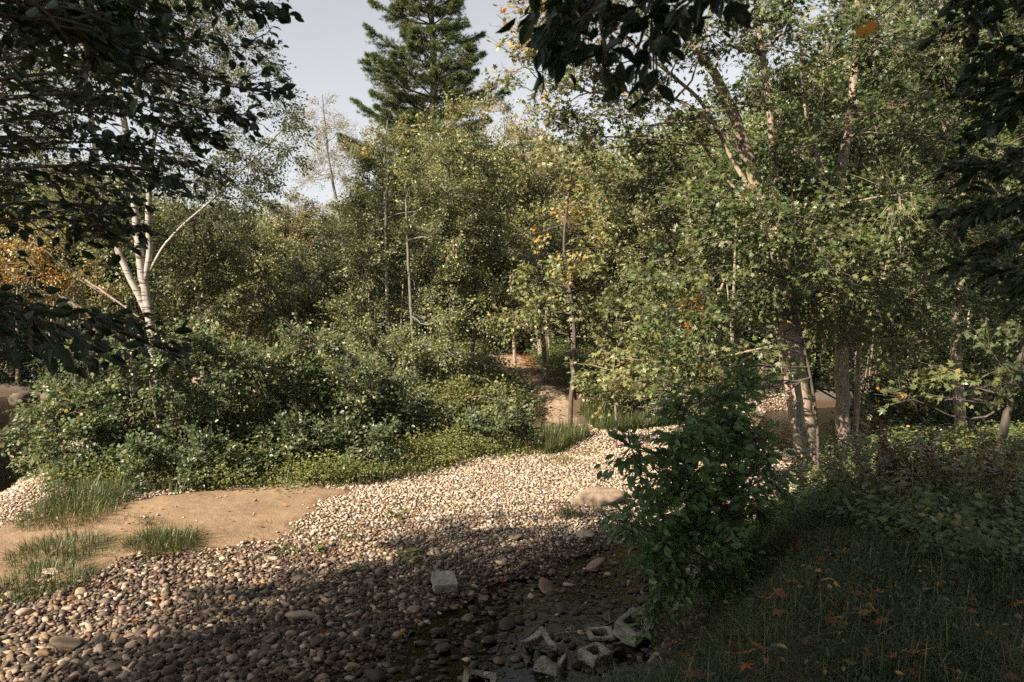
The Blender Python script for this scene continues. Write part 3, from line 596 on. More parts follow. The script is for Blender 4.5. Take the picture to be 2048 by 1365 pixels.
T('beech_sapling', 'low spreading sapling with gold edged leaves right of the path mouth', 'sapling', 12.6,
  [ST(12.6, [(1232, 830), (1226, 770), (1230, 710)], .022, .01)],
  [(1200, 745, 38, .47), (1250, 740, 42, .45), (1215, 790, 36, .5, .8), (1280, 760, 38, .45), (1175, 730, 24, .55, .8), (1255, 700, 34, .5), (1205, 700, 26, .52, .6), (1300, 720, 34, .5)],
  'olive', 'maple', .08, 'twig', lai=1.9, m=9, sz_y=.6, L=.32)

# --- right: big maples
T('sugar_maple', 'thick pale trunked maple with long grey limbs reaching left over the bar', 'maple tree', 10.4,
  [ST(10.4, [(1628, 945), (1612, 870), (1600, 790), (1584, 700), (1572, 600), (1556, 500), (1522, 400), (1492, 300), (1462, 220), (1425, 140), (1345, 40), (1290, -40)], .165, .035, .6),
   ST(10.6, [(1560, 520), (1552, 420), (1545, 300), (1530, 150), (1515, 40), (1505, -80)], .055, .03),
   ST(10.5, [(1535, 430), (1470, 330), (1410, 215), (1330, 140), (1225, 60), (1120, 10)], .036, .012, .8),
   ST(10.4, [(1500, 330), (1430, 250), (1340, 195), (1230, 190), (1150, 180)], .032, .01, .6),
   ST(10.5, [(1560, 500), (1500, 420), (1440, 340), (1370, 240), (1290, 180)], .045, .012, 1),
   ST(10.2, [(1606, 925), (1588, 850), (1576, 780), (1562, 700), (1552, 650)], .055, .03)],
  [(1075, 25, 42, .72, .8), (1130, 20, 44, .58, .8), (1065, 80, 36, .66, .8), (1120, 85, 44, .52, .8), (1045, 130, 28, .52, .8), (1095, 150, 42, .42, .8), (1160, 150, 46, .46, .95), (1120, 205, 44, .48, .8), (1180, 230, 50, .46, .8), (1140, 270, 42, .5, .8), (1210, 300, 50, .44, .8), (1180, 60, 50, .42, .95), (1240, 130, 50, .4, .85), (1290, 60, 55, .4, .85), (1350, 130, 50, .4, .85),
   (1300, 250, 55, .36, .9), (1370, 300, 50, .34, .9), (1410, 220, 45, .36, .85), (1340, 370, 55, .32, .9), (1410, 400, 55, .34), (1270, 360, 50, .36, .9), (1460, 90, 60, .34, .85), (1540, 80, 60, .3, .9), (1480, 220, 50, .33, .85), (1420, 20, 60, .35, .85), (1560, 200, 55, .3, .95), (1470, 460, 60, .34), (1540, 360, 55, .33, .95), (1250, 220, 40, .5, .8), (1600, 300, 55, .32), (1360, 470, 50, .33),
   (1580, 10, 60, .3, .95), (1150, -50, 70, .5, .8), (1280, -50, 70, .4, .95), (1430, -70, 80, .3, .8), (1060, 175, 24, .5, .95)],
  'maple', 'maple', .078, 'bark', dy=1.0, lai=3.3, m=9, sz_y=.7, L=.45, limbr=.02, droop=.1)
T('lower_maple', 'maple with tiered low boughs hanging in front of the thick trunk', 'maple tree', 9.9,
  [ST(9.9, [(1636, 925), (1634, 850), (1622, 760), (1600, 660), (1580, 560)], .02, .015)],
  [(1590, 590, 50, .36), (1645, 540, 45, .36), (1560, 480, 50, .34), (1625, 440, 52, .34), (1695, 610, 45, .38), (1705, 500, 50, .36), (1580, 360, 50, .34), (1665, 370, 50, .32), (1520, 430, 46, .36), (1400, 560, 52, .4), (1460, 520, 52, .38), (1340, 620, 50, .42), (1400, 650, 50, .42), (1470, 610, 50, .38), (1540, 560, 48, .38), (1300, 690, 42, .5, .8), (1370, 730, 44, .44), (1430, 770, 44, .46, .9), (1490, 700, 46, .4), (1520, 640, 42, .4, .8), (1320, 560, 42, .4), (1420, 820, 36, .5, .8), (1480, 790, 30, .5, .7), (1340, 790, 36, .44, .7), (1550, 760, 26, .42, .5), (1260, 620, 40, .44, .8)],
  'maple', 'maple', .074, 'barkd', dy=.9, lai=3.6, low=.5, m=9, sz_y=.6, L=.42, droop=.1, limbr=.011)
T('sugar_maple', 'second maple trunk just right of the thick one with pale mottled bark', 'maple tree', 10.8,
  [ST(10.8, [(1690, 950), (1686, 860), (1685, 760), (1682, 640), (1675, 520), (1672, 420), (1690, 300), (1706, 180), (1712, 60), (1720, -60)], .105, .04),
   ST(10.9, [(1700, 930), (1712, 840), (1716, 740), (1722, 640)], .045, .03), ST(10.8, [(1680, 440), (1640, 330), (1610, 220), (1600, 80)], .035, .015)],
  [(1620, 480, 52, .36), (1700, 450, 58, .36), (1640, 580, 50, .38), (1720, 560, 55, .38), (1790, 500, 58, .36), (1760, 640, 50, .42), (1680, 660, 42, .44, .8), (1820, 590, 52, .38), (1830, 680, 46, .44, .8), (1650, 390, 55, .32), (1730, 340, 60, .32), (1800, 390, 58, .34), (1680, 250, 60, .3, .9), (1760, 220, 62, .3, .9), (1660, 130, 62, .3, .8), (1750, 90, 66, .28, .8), (1820, 280, 60, .3), (1700, 10, 70, .28, .8), (1640, 640, 36, .42, .7), (1790, 710, 34, .44, .6)],
  'maple', 'maple', .076, 'bark', dy=.9, lai=3.9, m=9, sz_y=.7, L=.45, droop=.1)
T('shade_maple', 'tall leafy maple at the right edge with a sun flecked pale trunk', 'maple tree', 12.5,
  [ST(12.5, [(1925, 900), (1916, 760), (1912, 640), (1918, 520), (1900, 380), (1890, 200), (1880, 40), (1880, -60)], .09, .04), ST(12.5, [(1900, 420), (1980, 320), (2040, 200)], .04, .02)],
  [(1880, 460, 60, .32), (1960, 440, 65, .32), (2040, 420, 70, .3), (1900, 560, 55, .32, .8), (1990, 560, 60, .34), (1880, 350, 65, .3), (1960, 320, 70, .3), (2050, 300, 75, .28), (1870, 220, 70, .28), (1950, 200, 75, .28), (2040, 160, 80, .26), (1860, 90, 75, .26), (1950, 70, 80, .26), (2050, 40, 80, .25), (1870, -30, 80, .25), (2000, -50, 90, .25), (2060, 540, 60, .32), (1970, 660, 50, .34, .8), (2050, 660, 60, .32)],
  'maple', 'maple', .084, 'bark', dy=1.0, lai=3.8, m=9, sz_y=.7, L=.48)
T('crooked_tree', 'dim crooked tree leaning at the right edge above the asters', 'tree', 9.6,
  [ST(9.6, [(2000, 900), (2020, 800), (2048, 690), (2070, 560)], .055, .03)],
  [(1860, 760, 40, .52, .8), (1910, 745, 44, .48), (1960, 770, 44, .46), (1900, 800, 34, .52, .8), (1830, 800, 30, .5, .7), (1990, 720, 44, .4), (2050, 760, 50, .34), (2080, 640, 60, .34)],
  'maple', 'maple', .095, 'barkd', dy=.5, lai=1.8, m=9, sz_y=.5, L=.42)
for nm, lb, Y, st, bl in [
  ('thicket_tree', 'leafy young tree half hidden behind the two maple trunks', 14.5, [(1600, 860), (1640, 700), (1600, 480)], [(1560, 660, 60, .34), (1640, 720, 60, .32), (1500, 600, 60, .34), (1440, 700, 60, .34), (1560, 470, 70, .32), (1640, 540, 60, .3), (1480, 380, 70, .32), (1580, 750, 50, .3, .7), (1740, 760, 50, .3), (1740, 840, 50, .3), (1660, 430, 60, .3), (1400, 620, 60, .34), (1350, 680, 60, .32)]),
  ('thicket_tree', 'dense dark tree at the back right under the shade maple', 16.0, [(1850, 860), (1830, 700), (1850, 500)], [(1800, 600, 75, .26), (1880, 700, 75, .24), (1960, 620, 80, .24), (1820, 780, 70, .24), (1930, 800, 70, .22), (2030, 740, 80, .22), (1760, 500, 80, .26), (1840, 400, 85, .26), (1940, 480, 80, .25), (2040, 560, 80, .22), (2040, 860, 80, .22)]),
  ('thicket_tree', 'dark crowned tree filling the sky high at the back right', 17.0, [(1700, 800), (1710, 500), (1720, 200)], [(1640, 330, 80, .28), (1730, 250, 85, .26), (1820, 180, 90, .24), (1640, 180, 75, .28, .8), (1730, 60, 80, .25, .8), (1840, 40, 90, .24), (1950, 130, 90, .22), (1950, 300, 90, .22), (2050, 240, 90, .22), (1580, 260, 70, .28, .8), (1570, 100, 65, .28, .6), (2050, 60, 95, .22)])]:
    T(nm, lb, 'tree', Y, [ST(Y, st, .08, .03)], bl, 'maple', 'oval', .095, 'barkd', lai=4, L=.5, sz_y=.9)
# shrubs behind the glade in the middle right
for lb, Y, st, bl, mt in [
  ('dark leafy bush in the hollow right of the path', 15.5, [(1310, 850), (1310, 760)], [(1260, 790, 50, .3), (1320, 780, 55, .3), (1380, 800, 50, .3), (1230, 700, 50, .3, .8), (1300, 700, 50, .32), (1200, 830, 36, .3)], 'birch'),
  ('green bush under the low maple boughs beside the channel', 13.6, [(1430, 860), (1425, 800)], [(1400, 830, 40, .34), (1450, 820, 42, .32), (1370, 780, 45, .34), (1480, 760, 45, .32)], 'birch'),
  ('bushy clump of leaves over the dark water behind the maple trunks', 16, [(1760, 900), (1765, 840)], [(1730, 850, 50, .32), (1790, 860, 50, .34), (1840, 840, 55, .3), (1800, 790, 50, .3)], 'birch')]:
    T('leafy_bush', lb, 'bush', Y, [ST(Y, st, .03, .012)], bl, mt, 'oval', .07, 'twig', lai=2.6, L=.36, part='stem')

# --- left shrubs along the bar
for lb, Y, st, bl, mt, sz in [
  ('outermost grey green shrub leaning over the brown river', 11.0, [(215, 985), (190, 900), (160, 800)], [(85, 905, 36, .42), (60, 850, 34, .45), (130, 870, 50, .42), (100, 810, 40, .42), (180, 820, 55, .4), (150, 750, 44, .4), (200, 740, 50, .38), (200, 900, 55, .36), (240, 960, 45, .3), (120, 935, 34, .42), (170, 700, 32, .42, .8)], 'shrub', .062),
  ('round leafed grey green shrub below the birch trunks', 10.9, [(330, 1000), (320, 880), (300, 760)], [(260, 800, 55, .4), (320, 750, 52, .4), (350, 830, 60, .4), (280, 880, 60, .38), (370, 910, 55, .36), (310, 950, 50, .32), (260, 710, 38, .42, .8), (370, 700, 45, .42), (220, 850, 42, .4)], 'shrub', .062),
  ('high grey green shrub in the middle of the left thicket', 11.4, [(470, 990), (460, 850), (470, 720)], [(430, 760, 52, .42), (490, 730, 52, .42), (440, 840, 56, .4), (510, 810, 55, .4), (460, 920, 55, .36), (530, 890, 52, .36), (420, 690, 36, .42, .8), (540, 740, 45, .4), (400, 960, 44, .3)], 'shrub', .06),
  ('dense silvery shrub behind the brambles left of centre', 12.0, [(620, 960), (610, 840), (620, 720)], [(590, 760, 50, .44), (650, 740, 50, .44), (600, 840, 55, .4), (660, 820, 52, .42), (580, 910, 50, .34), (650, 900, 50, .34), (570, 700, 38, .46, .8), (700, 770, 46, .42), (620, 690, 36, .5, .8)], 'shrub', .058),
  ('low shrub with drab twiggy stems under the aspen trunks', 13.0, [(740, 920), (745, 840), (740, 760)], [(710, 840, 48, .38), (760, 820, 48, .4), (740, 760, 45, .5, .6), (790, 860, 45, .32), (700, 900, 45, .32), (770, 900, 44, .3), (810, 800, 40, .36)], 'shrub', .056),
  ('bright green low shrub between the aspen trunks and the path', 14.0, [(880, 880), (880, 800)], [(850, 840, 42, .36), (900, 820, 42, .38), (880, 880, 40, .3), (940, 860, 42, .32), (940, 800, 34, .36), (985, 850, 36, .32), (830, 900, 40, .28), (990, 800, 26, .34, .8), (1020, 870, 30, .34)], 'herb', .056)]:
    T('alder_shrub' if mt == 'shrub' else 'leafy_shrub', lb, 'shrub', Y, [ST(Y, st, .03, .012), ST(Y, [(st[0][0] + 10, st[0][1])] + [(a + 35, b) for a, b in st[1:]], .022, .01), ST(Y, [(st[0][0] - 12, st[0][1])] + [(a - 40, b + 10) for a, b in st[1:]], .022, .01)],
      bl, mt, 'round', sz, 'twig', dy=.5, lai=4, L=.34, part='stem', droop=.05, limbr=.012, allfoot=True)
for lb, Y, st, bl in [
  ('low green shrub spreading along the back edge of the sand', 10.1, [(330, 1010), (340, 970)], [(150, 965, 34, .34), (200, 950, 40, .32), (255, 945, 44, .3), (320, 955, 42, .3), (390, 950, 44, .3), (450, 940, 42, .32), (290, 905, 45, .34), (420, 905, 45, .32)]),
  ('low dark shrub behind the brambles at the left of the gravel', 10.9, [(560, 985), (565, 945)], [(520, 925, 44, .3), (580, 915, 44, .3), (640, 905, 44, .3), (700, 890, 44, .3), (600, 870, 44, .32), (760, 885, 38, .3)]),
  ('low dark shrub behind the brambles nearest the path mouth', 12.4, [(860, 930), (860, 890)], [(820, 880, 40, .3), (880, 870, 40, .3), (940, 858, 38, .3), (1000, 850, 34, .32), (1045, 850, 26, .34)])]:
    T('leafy_shrub', lb, 'shrub', Y, [ST(Y, st, .018, .01)], bl, 'shrub', 'round', .056, 'twig', dy=.25, lai=4, L=.26, part='stem', limbr=.008)
# far left bank: dim bushes over the river
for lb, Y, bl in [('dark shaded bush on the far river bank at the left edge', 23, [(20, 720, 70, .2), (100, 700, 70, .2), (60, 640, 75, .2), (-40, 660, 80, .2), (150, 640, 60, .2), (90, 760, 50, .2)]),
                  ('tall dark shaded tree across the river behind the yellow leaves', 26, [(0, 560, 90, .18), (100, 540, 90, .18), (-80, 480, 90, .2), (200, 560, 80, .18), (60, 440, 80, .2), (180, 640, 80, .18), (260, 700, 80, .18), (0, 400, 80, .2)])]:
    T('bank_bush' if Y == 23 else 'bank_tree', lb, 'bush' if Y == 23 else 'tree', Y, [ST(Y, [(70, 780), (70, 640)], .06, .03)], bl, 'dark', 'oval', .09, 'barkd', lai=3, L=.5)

# --- trees round the camera: their boughs hang into the picture and their unseen crowns are shaped to throw the shade
def leafy_bough(g, gt, line, r0, n, m, size, L, tone, kind, droop=.25, spread=.1):
    q = smooth_line(line, 14); tubes(gt, q[None], np.linspace(r0, r0 * .2, 14)[None], 6)
    t = rng.uniform(.12, 1, n); P = np.array([[np.interp(a * 13, np.arange(14), q[:, i]) for i in range(3)] for a in t])
    d = nrm(q[-1] - q[0]); sd_ = nrm(np.cross(d, [0, 0, 1])); sg = rng.choice([-1, 1], n)
    D = nrm(d * rng.uniform(.5, 1.1, (n, 1)) + sd_ * (sg * rng.uniform(.2, 1.0, n))[:, None] + rng.normal(0, .22, (n, 3)))
    sprays(g, gt, P, D, L * (1.15 - .6 * t), m, size, tone + rng.normal(0, spread, n), kind, flat_=.4, droop=droop)
def hang_tree(name, label, cat, base, stems, boughs, crown, kind, size, mat, m=10, L=.4, csz=.13, clai=3.4):
    th = thing(name, label, cat, base); g = Geo(); gt = Geo()
    for st in stems:
        gs = Geo(); q = smooth_line(np.array(st, float), 24); tubes(gs, q[None, :, :3], q[None, :, 3], 10); gs.build('trunk', M['barkd'], th, loc=base)
    for (line, r0, n, sc, tn) in boughs: leafy_bough(g, gt, line, r0, n, m, size * sc, L * sc, tn, kind)
    for (c, r) in crown:
        c = np.array(c, float); n = int(math.pi * r * r * clai / (14 * csz ** 2 * .5)); u = randdir(n)
        sprays(g, None, c + u * r * rng.uniform(.3, 1, n)[:, None] * [1, 1, .6], nrm(u + rng.normal(0, .4, u.shape)), .7, 14, csz, .3 + rng.normal(0, .1, n), 'oval', droop=.1)
    g.build('crown', M[mat], th, smooth=False, loc=base); gt.n and gt.build('branches', M['barkd'], th, loc=base); return th
def BL(*pts): return [W(a, b, y) for a, b, y in pts]
bz = hz(-2.9, .8)
boughs = []
for k in range(13):
    py0 = -60 + k * 42; yy = rng.uniform(3.0, 4.8); ex = [470, 380, 330, 520, 430, 500, 470, 420, 380, 330, 290, 250, 200, 150, 120][k]
    boughs.append((BL((-700, py0 + 150 - rng.uniform(0, 60), yy * .8), (-200, py0 + 40, yy), (ex * .45, py0 + rng.uniform(-15, 15), yy * 1.05), (ex, py0 + 35 + rng.uniform(-10, 25), yy * 1.12)), .012, 23, 1.0, .3))
for (x0, y0, x1, y1, yy) in [(-200, 560, 330, 690, 3.3), (-250, 640, 180, 700, 3.0), (-100, 600, 250, 640, 3.8), (-300, 600, 120, 650, 2.6)]:
    boughs.append((BL((-700, y0, yy * .8), (x0, y0, yy), ((x0 + x1) / 2, (y0 + y1) / 2 - 10, yy * 1.04), (x1, y1, yy * 1.1)), .009, 19, 1.15, .25))
for k in range(14):
    y1 = 20 + k * 27; yy = rng.uniform(4.2, 6.0); x1 = rng.uniform(140, 420); boughs.append((BL((-500, y1 + 40, yy), (-100, y1 - 10, yy), (x1 * .5, y1 - rng.uniform(0, 30), yy), (x1, y1 + 25, yy)), .010, 27, .9, .3))
for (x1, y1, yy) in [(530, 20, 3.6), (500, -30, 3.2), (250, 110, 2.2), (120, 60, 2.0), (300, 30, 2.6), (160, -20, 2.2)]:
    boughs.append((BL((-600, y1 - 120, yy * .8), (-100, y1 - 90, yy), (x1 * .5, y1 - 60, yy), (x1, y1, yy)), .010, 22, .9, .28))
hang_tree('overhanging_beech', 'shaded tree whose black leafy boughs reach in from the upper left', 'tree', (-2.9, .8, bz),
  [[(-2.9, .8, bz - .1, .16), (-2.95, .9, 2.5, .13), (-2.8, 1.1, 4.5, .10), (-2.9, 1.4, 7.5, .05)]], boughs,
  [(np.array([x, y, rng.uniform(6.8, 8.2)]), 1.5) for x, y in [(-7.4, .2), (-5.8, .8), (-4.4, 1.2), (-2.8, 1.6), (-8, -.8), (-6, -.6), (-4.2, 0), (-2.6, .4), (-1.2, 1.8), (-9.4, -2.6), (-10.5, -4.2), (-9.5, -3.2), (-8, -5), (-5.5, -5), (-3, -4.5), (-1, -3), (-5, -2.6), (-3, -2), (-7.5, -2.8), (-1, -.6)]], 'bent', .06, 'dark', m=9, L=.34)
bz = hz(2.2, -.8); boughs = []
for (pts, r0, n, sc) in [([(1420, -300, 2.6), (1270, -80, 2.4), (1205, 0, 2.3), (1205, 90, 2.25)], .008, 9, 1.0), ([(1350, -250, 2.5), (1180, -60, 2.4), (1140, -20, 2.4), (1110, 70, 2.4)], .007, 8, 1.0),
        ([(1400, -250, 2.3), (1320, -60, 2.3), (1300, 0, 2.3), (1310, 80, 2.3)], .007, 9, 1.0), ([(1450, -200, 2.4), (1250, -60, 2.5), (1150, -20, 2.5), (1130, 30, 2.5)], .006, 8, 1.0), ([(1600, -200, 2.2), (1480, -80, 2.2), (1420, -30, 2.2), (1350, 10, 2.2)], .006, 7, .9), ([(1700, -200, 2.4), (1600, -70, 2.4), (1500, -50, 2.4), (1440, -20, 2.4)], .006, 7, .9)]:
    boughs.append((BL(*pts), r0, n, sc, .22))
for k in range(12):
    yy = rng.uniform(2.4, 3.8); y1 = -40 + k * 50
    boughs.append((BL((2700, y1 - 120, yy * .8), (2350, y1 - 60, yy * .95), (2120, y1 + rng.uniform(-30, 30), yy), (rng.uniform(1880, 1990), y1 + rng.uniform(0, 60), yy * 1.05)), .008, 20, .85, .3))
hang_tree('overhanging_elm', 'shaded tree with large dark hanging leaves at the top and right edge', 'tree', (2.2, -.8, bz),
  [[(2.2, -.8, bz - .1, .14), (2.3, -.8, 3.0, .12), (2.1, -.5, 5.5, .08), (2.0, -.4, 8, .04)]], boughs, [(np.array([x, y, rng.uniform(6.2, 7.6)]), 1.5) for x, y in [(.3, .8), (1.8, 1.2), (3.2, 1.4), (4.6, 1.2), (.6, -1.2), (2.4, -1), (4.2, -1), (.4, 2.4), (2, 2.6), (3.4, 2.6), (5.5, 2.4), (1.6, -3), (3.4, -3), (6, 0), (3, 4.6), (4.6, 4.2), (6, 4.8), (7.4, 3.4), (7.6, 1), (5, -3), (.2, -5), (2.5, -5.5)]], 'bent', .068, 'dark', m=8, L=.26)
def back(discs, H): return [((x + SUN[0] / SUN[2] * H, y + SUN[1] / SUN[2] * H, H), r) for x, y, r in discs]  # unseen crown clumps, placed so their shadows land on the given discs
SHADE_A = back([(-1.15, 6.0, 1.05), (-1.7, 5.0, .8), (-.4, 7.0, 1.0), (.7, 6.6, 1.35), (2.2, 6.2, 1.5), (-.7, 4.7, 1.2), (.4, 4.4, 1.6), (2.3, 4, 1.8), (3.8, 5.2, 1.6), (0, 2.6, 1.5), (1, 2, 1.8), (.2, 5.6, 1.2), (1.2, 7.1, 1.1)], 11.5)
SHADE_B = back([(4.6, 6.6, 1.4), (5.6, 4.6, 1.8), (7, 6.6, 1.7), (7.8, 8.6, 1.3), (4, 2.6, 1.8), (13.5, 14, 1.8), (6.4, 7.5, 1.1), (8.3, 9.6, 1.2), (11, 12.5, 1.9)], 13)
for (lb, b, H, cr) in [
    ('tall shade tree standing behind the viewer on the left', (-9.5, -5.5), 14, SHADE_A),
    ('tall broad crowned tree behind the viewer shading the bank', (-7, -3.4), 15, SHADE_B)]:
    bz = hz(*b); hang_tree('bankside_tree', lb, 'tree', (b[0], b[1], bz), [[(b[0], b[1], bz - .1, .28), (b[0] + .2, b[1], H * .4, .22), (b[0], b[1] + .3, H * .8, .1)]], [], cr, 'oval', .1, 'dark', csz=.2, clai=4.5)

#DETAIL_SECTION
# --- ground plants in masses
def frustum(X, Y, m=.3): return np.abs(X) < Y * .66 + m
def plants(name, label, cat, X, Y, hgt, nl, size, mat, kind, tone, z0=None, spreadr=.16):
    gl = Geo(); n = len(X); Z = height(X, Y); pn_ = .5 * wob(X, Y, .37, 13) + .5 * wob(X, Y, .9, 17); h = hgt * rng.uniform(.45, 1.2, n) * np.clip(.95 + .95 * pn_, .2, 2.1); tone = (tone + .09 * wob(X, Y, .55, 23))[:, None]
    t = rng.random((n, nl)) ** .7; a = rng.uniform(0, 2 * np.pi, (n, nl)); r = spreadr * rng.uniform(.2, 1, (n, nl)) * (.5 + t)
    lean = rng.normal(0, .25, (n, 1, 2))
    pos = np.stack([X[:, None] + r * np.cos(a) + lean[..., 0] * h[:, None] * t, Y[:, None] + r * np.sin(a) + lean[..., 1] * h[:, None] * t, Z[:, None] + h[:, None] * t + .01], -1)
    axis = np.stack([np.cos(a), np.sin(a), rng.normal(-.1, .35, a.shape)], -1); up = np.array([0, 0, .8]) + rng.normal(0, .4, pos.shape) + SUN * .3
    leaves(gl, pos.reshape(-1, 3), axis.reshape(-1, 3), up.reshape(-1, 3), (size * rng.uniform(.6, 1.3, a.shape)).ravel(), np.clip((tone + rng.normal(0, .06, (n, 1)) + rng.normal(0, .11, a.shape)).ravel(), 0, 1), kind)
    return tag(gl.build(name, M[mat], smooth=False), label, cat, kind='stuff')
def rnd_xy(n, x0, x1, y0, y1): X = rng.uniform(x0, x1, n); Y = rng.uniform(y0, y1, n); return X, Y
# brambles along the thicket's edge
X, Y = rnd_xy(60000, -7, 2.5, 9, 15.5); i = sdist(ISLE, X, Y) + .3 * wob(X, Y, .6, 3); k = (i > -.12) & (i < .9 + .7 * ss(-3, 0, X)) & (sdist(PATH, X, Y) < -.12) & (sdist(RIVER, X, Y) < -.1)
k &= (rng.random(len(X)) < .34 * ss(-.9, .9, wob(X, Y, .45, 11))) & ((X < -.3) | (Y < 12.8)); X, Y = X[k], Y[k]
plants('brambles', 'low yellow green brambles along the front edge of the thicket', 'brambles', X, Y, .30, 20, .036, 'herb', 'oval', .36)
X, Y = rnd_xy(9000, -12, 6, 10.5, 34); i = sdist(ISLE, X, Y); k = (i > .8) & (sdist(PATH, X, Y) < -.35) & frustum(X, Y, 1); X, Y = X[k], Y[k]
plants('undergrowth', 'shaded leafy undergrowth covering the floor of the thicket', 'undergrowth', X, Y, .5, 46, .066, 'birch', 'oval', .26, spreadr=.32)
X, Y = rnd_xy(26000, 1.3, 11, 6.4, 13.2); b = sdist(BANK, X, Y); k = (b > .15) & frustum(X, Y, .6) & (rng.random(len(X)) < .30); X, Y = X[k], Y[k]
plants('undergrowth', 'weedy ground cover round the feet of the maple trunks', 'undergrowth', X, Y, .22, 20, .045, 'maple', 'oval', .4, spreadr=.2)
X, Y = rnd_xy(4200, .7, 5, 1.8, 6.8); b = sdist(BANK, X, Y); k = (b > .35) & frustum(X, Y, .3) & (wob(X, Y, .45, 8) > -.35) & (rng.random(len(X)) < .33); X, Y = X[k], Y[k]
plants('forbs', 'dark broad leafed weeds scattered through the bank grass', 'weeds', X, Y, .12, 7, .038, 'dark', 'bent', .5, spreadr=.08)
# grass
def blades(g, X, Y, L, wdt, tone, lean=.5, z=None, dirs=None):
    n = len(X); Z = height(X, Y) if z is None else z; a = rng.uniform(0, 2 * np.pi, n); le = np.abs(rng.normal(0, lean, n))
    d = np.stack([np.cos(a), np.sin(a)], -1) if dirs is None else nrm(dirs + rng.normal(0, .35, (n, 2)))
    side = np.stack([-d[:, 1], d[:, 0], np.zeros(n)], -1); ts = [0, .4, .75, 1.0]; ws = [1, .85, .5, .08]; V = []
    for t, w_ in zip(ts, ws):
        c = np.stack([X + d[:, 0] * L * le * t ** 1.8, Y + d[:, 1] * L * le * t ** 1.8, Z - .01 + L * (t - .45 * np.minimum(le, 1.3) * t ** 2.4)], -1)
        V += [c - side * (wdt * w_)[:, None], c + side * (wdt * w_)[:, None]]
    V = np.stack(V, 1); f = np.array([[0, 1, 3, 2], [2, 3, 5, 4], [4, 5, 7, 6]])
    g.add(V.reshape(-1, 3), (np.arange(n)[:, None, None] * 8 + f).reshape(-1, 4), np.repeat(np.clip(tone, 0, 1), 8))
g = Geo(); X, Y = rnd_xy(230000, -.1, 5.5, 1.6, 7.6); b = sdist(BANK, X, Y) + .15 * wob(X, Y, .4, 2); k = (b > .02) & frustum(X, Y, .2) & (rng.random(len(X)) < .75 * (.35 + .65 * ss(-.8, .4, wob(X, Y, .33, 6)))); X, Y = X[k], Y[k]; n = len(X)
blades(g, X, Y, .125 * rng.uniform(.5, 1.6, n) * (1 + .35 * wob(X, Y, .5, 1)), rng.uniform(.0014, .003, n), rng.normal(.32, .14, n) + (rng.random(n) < .09) * .45, 1.0)
tag(g.build('grass', M['grass'], smooth=False), 'dark green grass growing over the near bank', 'grass', kind='stuff')
g = Geo(); X, Y = rnd_xy(60000, .5, 4.3, 12, 17); i = sdist(ISLE, X, Y); k = (i > -.5) & (i < 1.2) & (sdist(PATH, X, Y) < -.1) & (rng.random(len(X)) < .6); X, Y = X[k], Y[k]; n = len(X)
blades(g, X, Y, .3 * rng.uniform(.5, 1.3, n), rng.uniform(.003, .006, n), rng.normal(.5, .15, n), .5)
tag(g.build('grass', M['grass'], smooth=False), 'sunlit grass fringe right of the path mouth', 'grass', kind='stuff')
g = Geo(); X, Y = rnd_xy(50000, -6, 1.2, 9, 14); i = sdist(ISLE, X, Y) + .25 * wob(X, Y, .4, 5); k = (i > -.25) & (i < .7) & (sdist(PATH, X, Y) < 0) & (sdist(RIVER, X, Y) < -.1) & (wob(X, Y, .7, 19) > .15) & (rng.random(len(X)) < .45); X, Y = X[k], Y[k]; n = len(X)
blades(g, X, Y, .26 * rng.uniform(.4, 1.3, n), rng.uniform(.0025, .005, n), rng.normal(.55, .15, n), .8)
tag(g.build('grass', M['grass'], smooth=False), 'wispy grass mixed into the bramble edge of the thicket', 'grass', kind='stuff')
